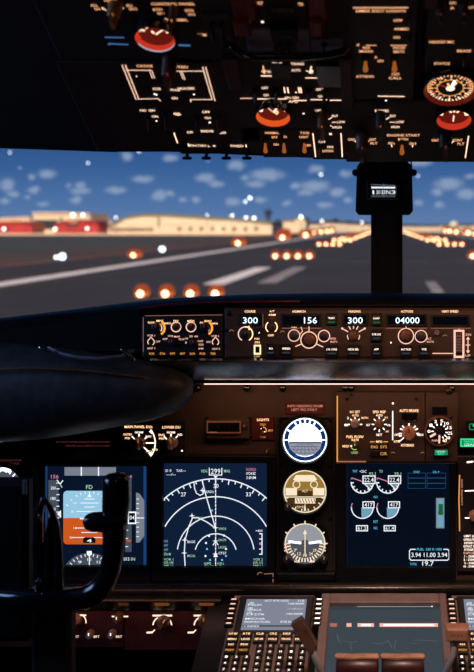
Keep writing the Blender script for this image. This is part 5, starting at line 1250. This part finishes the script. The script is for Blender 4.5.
# bottom centre: taxi toggles and left wiper
t = panel('taxi_switch_cluster', 'bottom overhead panel with amber toggles lettered NORMAL and TAXI, left of the wiper knob', 263.5,129.5,312,158,'panel_overhead')
m = t.m()
for s, x, y, w_ in (('NORMAL',272,133,14),('OFF',274.5,137.3,6),('ON',276,144.5,5),('TAXI',304.5,133,9),('LIGHT',304,137,9),('OFF',308,145.5,6),('ON',285,136.8,3)): m.text(s,x,y,2.2,H,'oh_warm',w=w_)
m.build('lettering', t.e, smooth=False)
for x in (265.3,284,304.3):
    k_ = toggle(t,x,142,8,1.9,h0=-.006,tip='lit_toggle' if 'lit_toggle' in MATS else 'knob_brown')
t = panel('wiper_panel', 'overhead panel with tall brown wiper knob lettered PARK INT LOW HIGH, left of the compass', 312.6,101,345.5,160,'panel_overhead')
m = t.m()
for s, x, y, w_ in (('L WIPER',318,110.5,6),('PARK',322.5,113.5,10),('INT',335,116,6),('LOW',341,122,8),('HIGH',337,127.3,9),('M',330.5,134,2.5),('OFF',322,141.8,7),('ON',330,147,6),('EXTEND',328,151,11)): m.text(s,x,y,2.2,H,'oh_white' if y < 150 else 'oh_warm',w=w_)
m.line([(328.5,119.5),(332,117.5)],.9,H,'oh_white'); m.line([(332,122.3),(336,122.3)],.8,H,'oh_white'); m.line([(330,125.5),(332.5,126.7)],.8,H,'oh_white'); m.line([(321.7,114.8),(321.9,119)],1.1,H,'oh_white')
m.line([(312.9,133.5),(315.6,157)],1.1,H,'oh_white'); m.line([(341,133.5),(342.3,157)],1.1,H,'oh_white'); m.build('lettering', t.e, smooth=False)
knob(t,322,128.5,5.8,'knob_brown',-.006,.026,wing=90,lit='lit_knob'); toggle(t,320.5,147,6,2,h0=-.006,tip='knob_brown')
# engine start
t = panel('engine_start_panel', 'bottom right overhead panel lettered ENGINE START with hanging rotary knobs', 346.2,101,520,162.5,'panel_overhead')
m = t.m()
for s, x, y, w_ in (('R WIPER',382,110.8,14),('PARK',380.5,114,8),('INT',393,116,6),('LOW',400,122,8),('HIGH',395.5,127,8),('ENGINE START',403.5,135.3,33),('BOTH',403,139.3,10),('GRD',351.8,139.5,8),('OFF',361,138.3,7.5),('CONT',371.5,139.5,9),('FLT',374,143.3,7),
      ('IGN L',391.5,143.2,7),('IGN R',413,143.6,7),('GRD',435.5,140.3,8),('OFF',446,139.3,7.5),('CONT',457.5,140.2,10),('FLT',461,143.8,7)): m.text(s,x,y,2.3,H,'oh_warm' if y > 130 else 'oh_white',w=w_)
for x in (361,446): m.line([(x-6,141),(x-4,144)],1,H,'oh_white'); m.line([(x,140),(x,144)],1,H,'oh_white'); m.line([(x+8,141),(x+4.5,144)],1,H,'oh_white')
m.line([(386,119.5),(389.5,117.3)],.9,H,'oh_white'); m.line([(390,122.3),(394.5,122.3)],.9,H,'oh_white'); m.line([(379.8,115),(380,119)],1,H,'oh_white'); m.line([(468.6,136),(465.3,158)],1.1,H,'oh_white'); m.line([(391.3,144.5),(392,147)],.9,H,'oh_white'); m.line([(412.8,145),(412.5,147)],.9,H,'oh_white')
m.disc(391.5,108-1,.0001,H,'lit_dot'); m.build('lettering', t.e, smooth=False)
knob(t,380.5,128,5.4,'knob_grey',-.006,.026,wing=90,lit='lit_knob')
knob(t,362,150,7.2,'lever_brown',-.006,.026,wing=90,lit='lit_darkred'); knob(t,445.5,149,7.2,'key_black',-.006,.026,wing=90,lit='lit_darkred')
toggle(t,402,143.5,8,2.2,h0=-.006,tip='lit_toggle' if 'lit_toggle' in MATS else 'handle_tan')
# emergency exit lights
t = panel('emergency_light_panel', 'overhead panel lettered EMER EXIT LIGHTS with two small orange toggles', 352.3,-60,421,100,'panel_dark')
m = t.m(); m.line([(353,7.8),(408,7.8)],1.2,H,'oh_warm')
for s, x, y, w_ in (('EMER EXIT LIGHTS',381,11,50),('OFF',398,20.4,9),('ARMED',401.5,29,15),('ON',396.5,37.4,6.5),('NO',366.5,47.8,7),('SMOKING',366,51.3,14),('FASTEN',399,47.8,12),('BELTS',399,51.6,11),('A',375.8,57.2,2.6),('ON',380.3,61,6),('OFF',358,45,3),
      ('ATTEND',365,76.5,18),('GRD',395.5,74.2,8),('CALL',395.3,78,13)): m.text(s,x,y,2.4,H,'oh_warm',w=w_)
m.line([(366,45.4),(376.5,45.4)],.8,H,'oh_warm'); m.line([(390.5,45.4),(406.5,45.4)],.8,H,'oh_warm'); m.line([(378,96.2),(404.5,96.6)],1.2,H,'oh_white'); m.disc(386,100.6,1,H,'lit_dot')
m.build('lettering', t.e, smooth=False)
for x in (365.5,394.5): toggle(t,x,59.5,8,2.5,h0=-.006,tip='lit_toggle' if 'lit_toggle' in MATS else 'handle_tan')
for y in (21,42): 
    m = t.m(); m.slab(408.5,y,411,y+8,-.006,.004,'knob_grey'); m.build('guard_edge', t.e)
# voice recorder
t = panel('voice_recorder_panel', 'overhead panel lettered STATUS and ERASE above the big round dial', 423.5,-60,520,73,'panel_dark')
m = t.m()
for s, x, y, w_ in (('ON',452.5,3,6),('A',452.3,8,4),('SYS',472,7.5,8),('HEADSET MIC',441.8,42,25),('ERASE',464.2,51,14),('STATUS',442,63.6,16)): m.text(s,x,y,2.4,H,'oh_warm',w=w_)
m.build('lettering', t.e, smooth=False)
m = t.m(); m.slab(424.5,-20,440,10,-.006,.004,'panel_maroon'); m.build('maroon_plate', t.e)
for x in (440.5,464):
    knob(t,x,16,5.3,'knob_grey',-.006,.018,wing=90,lit='lit_darkred')
toggle(t,464,57,5,1.6,h0=-.006,tip='guard_red')
m = t.m(); m.disc(464,57,1.1,H+.02,'lit_red') if False else m.disc(464,54.6,1,H,'lit_amber'); m.build('tip_light', t.e, smooth=False)
# cabin altitude gauge
t, m, polar, arc, o, c, k = dome('cabin_altitude_gauge', 'largest overhead dial, with two glowing amber number rings, at the right edge', 450.5, 91, 27.5, ('gauge_dark','g_black'), hh=.006)
arc(.88,.93,0,360,'lit_darkred'); arc(.46,.50,0,360,'lit_amber'); arc(.80,.84,-50,200,'lit_amber')
for i in range(36):
    polar(.70 if i % 3 else .62,.80,i*10,1.2 if i % 3 else 1.6,'oh_warm' if (i*10) % 360 < 200 else 'oh_white')
for i in range(16): polar(.50,.58,i*22.5,1.2,'oh_warm')
V = [('0',90),('5',50),('10',15),('15',-25),('20',-60),('25',-95),('30',-130),('35',-165),('40',160),('50',125)]
for s, a in V:
    VV, Fc, tw = text_mesh(s); q = math.radians(a); cx, cy = c[0]+.70*27.5*k*math.cos(q), c[1]+.70*27.5*k*math.sin(q); kk = 3.6*k
    m.add([(cx+(p-tw/2)*kk, cy+(r_-.35)*kk, .0016) for p, r_ in VV], Fc, 'oh_warm')
polar(-.1,.42,60,1.8,'oh_white',.002); polar(0,.34,110,2.0,'oh_warm',.002); arc(0,.16,0,360,'oh_white',.0018); polar(.0,.5,75,2.4,'lit_dot',.0021); polar(.2,.45,150,1.2,'lit_red',.002)
arc(.86,.90,150,175,'lit_red',.002); arc(.6,.66,195,215,'lit_red',.002)
m.build('dial_face', t.e, smooth=False)
t, m, polar, arc, o, c, k = dome('cabin_climb_gauge', 'small glowing red dial directly beneath the largest overhead dial', 454, 120.5, 18, ('gauge_red','gauge_dark'), hh=.010)
arc(.60,.72,5,175,'oh_white'); arc(.80,.88,30,150,'lit_pink')
for a in (175,150,30,5): polar(.6,.9,a,2.2,'oh_white')
for a in (60,90,120): polar(.3,.62,a,2.0,'oh_white')
polar(0,.6,270,1.2,'oh_white'); m.build('dial_face', t.e, smooth=False)

# ================================================================== COMPASS on the post
t = Thing('magnetic_compass', 'black box compass with small white lettered tape hanging on the window post', 'compass', vert(1.62), 384, 187)
L = t.L; m = t.m()
P = [(357,166),(362,160),(406,160),(412,166),(413,211),(410,214.5),(358,214.5),(355.5,211)]
out = [(L(x,y)[0],L(x,y)[1],.0) for x, y in P][::-1]
m.prism(out, (0,0,-.10), 'black_plastic'); m.build('case', t.e)
m = t.m(); m.frame(367,180,398,199.5,(2,2,2,2),0,.005,'black_gloss',hin=.0005); m.build('window_frame', t.e)
m = t.m(); m.rect(370.5,183.5,395.5,196.5,.0008,'scr_black'); 
m.line([(371,184.6),(395,185.5)],.5,.0012,'scr_grey'); m.line([(371,196),(395,196)],.5,.0012,'scr_grey')
for i in range(12): m.line([(372+i*2,186.6),(372+i*2,188.6)],.9,.0012,'scr_white')
m.line([(371.5,187.4),(395,187.8)],1,.0012,'scr_white')
for i, s in enumerate(('1','30','33','N','3')): m.text(s,373.3+i*5,192.2,3.8,.0012,'scr_white',w=1.6 if s == '1' else 4)
m.line([(383.5,183.5),(383.5,197)],.5,.0014,'scr_grey'); m.build('compass_tape', t.e, 'white lettered tape', smooth=False)
m = t.m(); m.prism([(L(x,y)[0],L(x,y)[1],-.02) for x, y in ((364,161),(368,148),(402,148),(405,161))][::-1], (0,0,-.06), 'black_plastic'); m.build('mounting_bracket', t.e)
for x in (357,412): 
    m = t.m(); m.tube([(L(x,172)[0]-.003,L(x,172)[1],-.02),(L(x,172)[0]+.003,L(x,172)[1],-.02)], .006, 'black_gloss', 12); m.build('side_screw', t.e)
m = t.m(); m.tube([(*L(411,160)[:2],-.01),(*L(411.5,166)[:2],.0),(*L(411.5,171)[:2],-.005)], .0012, 'black_gloss', 6); m.tube([(*L(380,171)[:2],.003),(*L(384,163)[:2],.004)], .0009, 'chrome', 6); m.build('adjusting_rod', t.e)

# ================================================================== COCKPIT LAMPS AND ADDED FILLS
def area(name, loc, rot, sx, sy, power, col):
    l = bpy.data.lights.new(name, 'AREA'); l.shape = 'RECTANGLE'; l.size = sx; l.size_y = sy; l.energy = power; l.color = col
    o = bpy.data.objects.new(name, l); C.objects.link(o); o.location = loc; o.rotation_euler = rot; return o
# under-glareshield strip washing down the instrument panel, brightest on the right half
c = W(385,385,1.83); area('strip_wash', (c.x, 1.832, c.z-.004), (math.radians(14),0,0), .72, .012, .34, (1,.48,.25))
# dome light of the flight deck behind the camera: very dim, warm
area('dome_light', (-.1,-.3,ZC+.9), (math.radians(35),0,0), .5, .3, .5, (1,.60,.45))
# unseen fill aimed up to reveal the overhead: dim red-brown
area('overhead_fill', (.15,.75,ZC-.55), (math.radians(205),0,0), .12, .12, .6, (1,.40,.30))
# added bodiless fill just over the mode control panel
area('panel_fill', (.12,1.63,ZC-.105), (math.radians(28),0,0), .62, .02, .40, (1,.50,.26))
# added spot brightening the keypads and levers, warm white
ped = bpy.data.lights.new('pedestal_fill', 'SPOT'); ped.energy = 30; ped.color = (1,.66,.50); ped.spot_size = math.radians(34); ped.spot_blend = .6; ped.shadow_soft_size = .03
po = bpy.data.objects.new('pedestal_fill', ped); C.objects.link(po); po.location = (.05,.95,ZC+.25)
po.rotation_euler = (Vector((.03,1.68,ZC-.75))-Vector(po.location)).to_track_quat('-Z','Y').to_euler()
# added fill under the rail, brightening the lower left panel
area('lower_panel_fill', (W(140,600,1.84).x, 1.835, W(140,597,1.84).z), (math.radians(20),0,0), .35, .015, .06, (1,.45,.28))
# added blue lamp outside the side window, for sheen on pad and yoke
area('side_fill_light', (-1.70,1.05,ZC+.22), (0,math.radians(-75),0), .5, .85, 8, (.35,.55,1))

# ================================================================== CAMERA
cam = bpy.data.cameras.new('camera'); co = bpy.data.objects.new('camera', cam); C.objects.link(co); bpy.context.scene.camera = co
co.location = (0,0,ZC); co.rotation_euler = (PI/2,0,0)
cam.sensor_fit = 'HORIZONTAL'; cam.sensor_width = 36; cam.lens = 36*F/474
cam.shift_x = (237-PX)/474; cam.shift_y = -(336-PY)/474
cam.clip_start = .05; cam.clip_end = 9000
cam.dof.use_dof = True; cam.dof.focus_distance = 1.82; cam.dof.aperture_fstop = 8; cam.dof.aperture_blades = 0
vs = bpy.context.scene.view_settings; vs.view_transform = 'Standard'; vs.look = 'None'; vs.gamma = 1; vs.exposure = 0; vs.use_curve_mapping = False
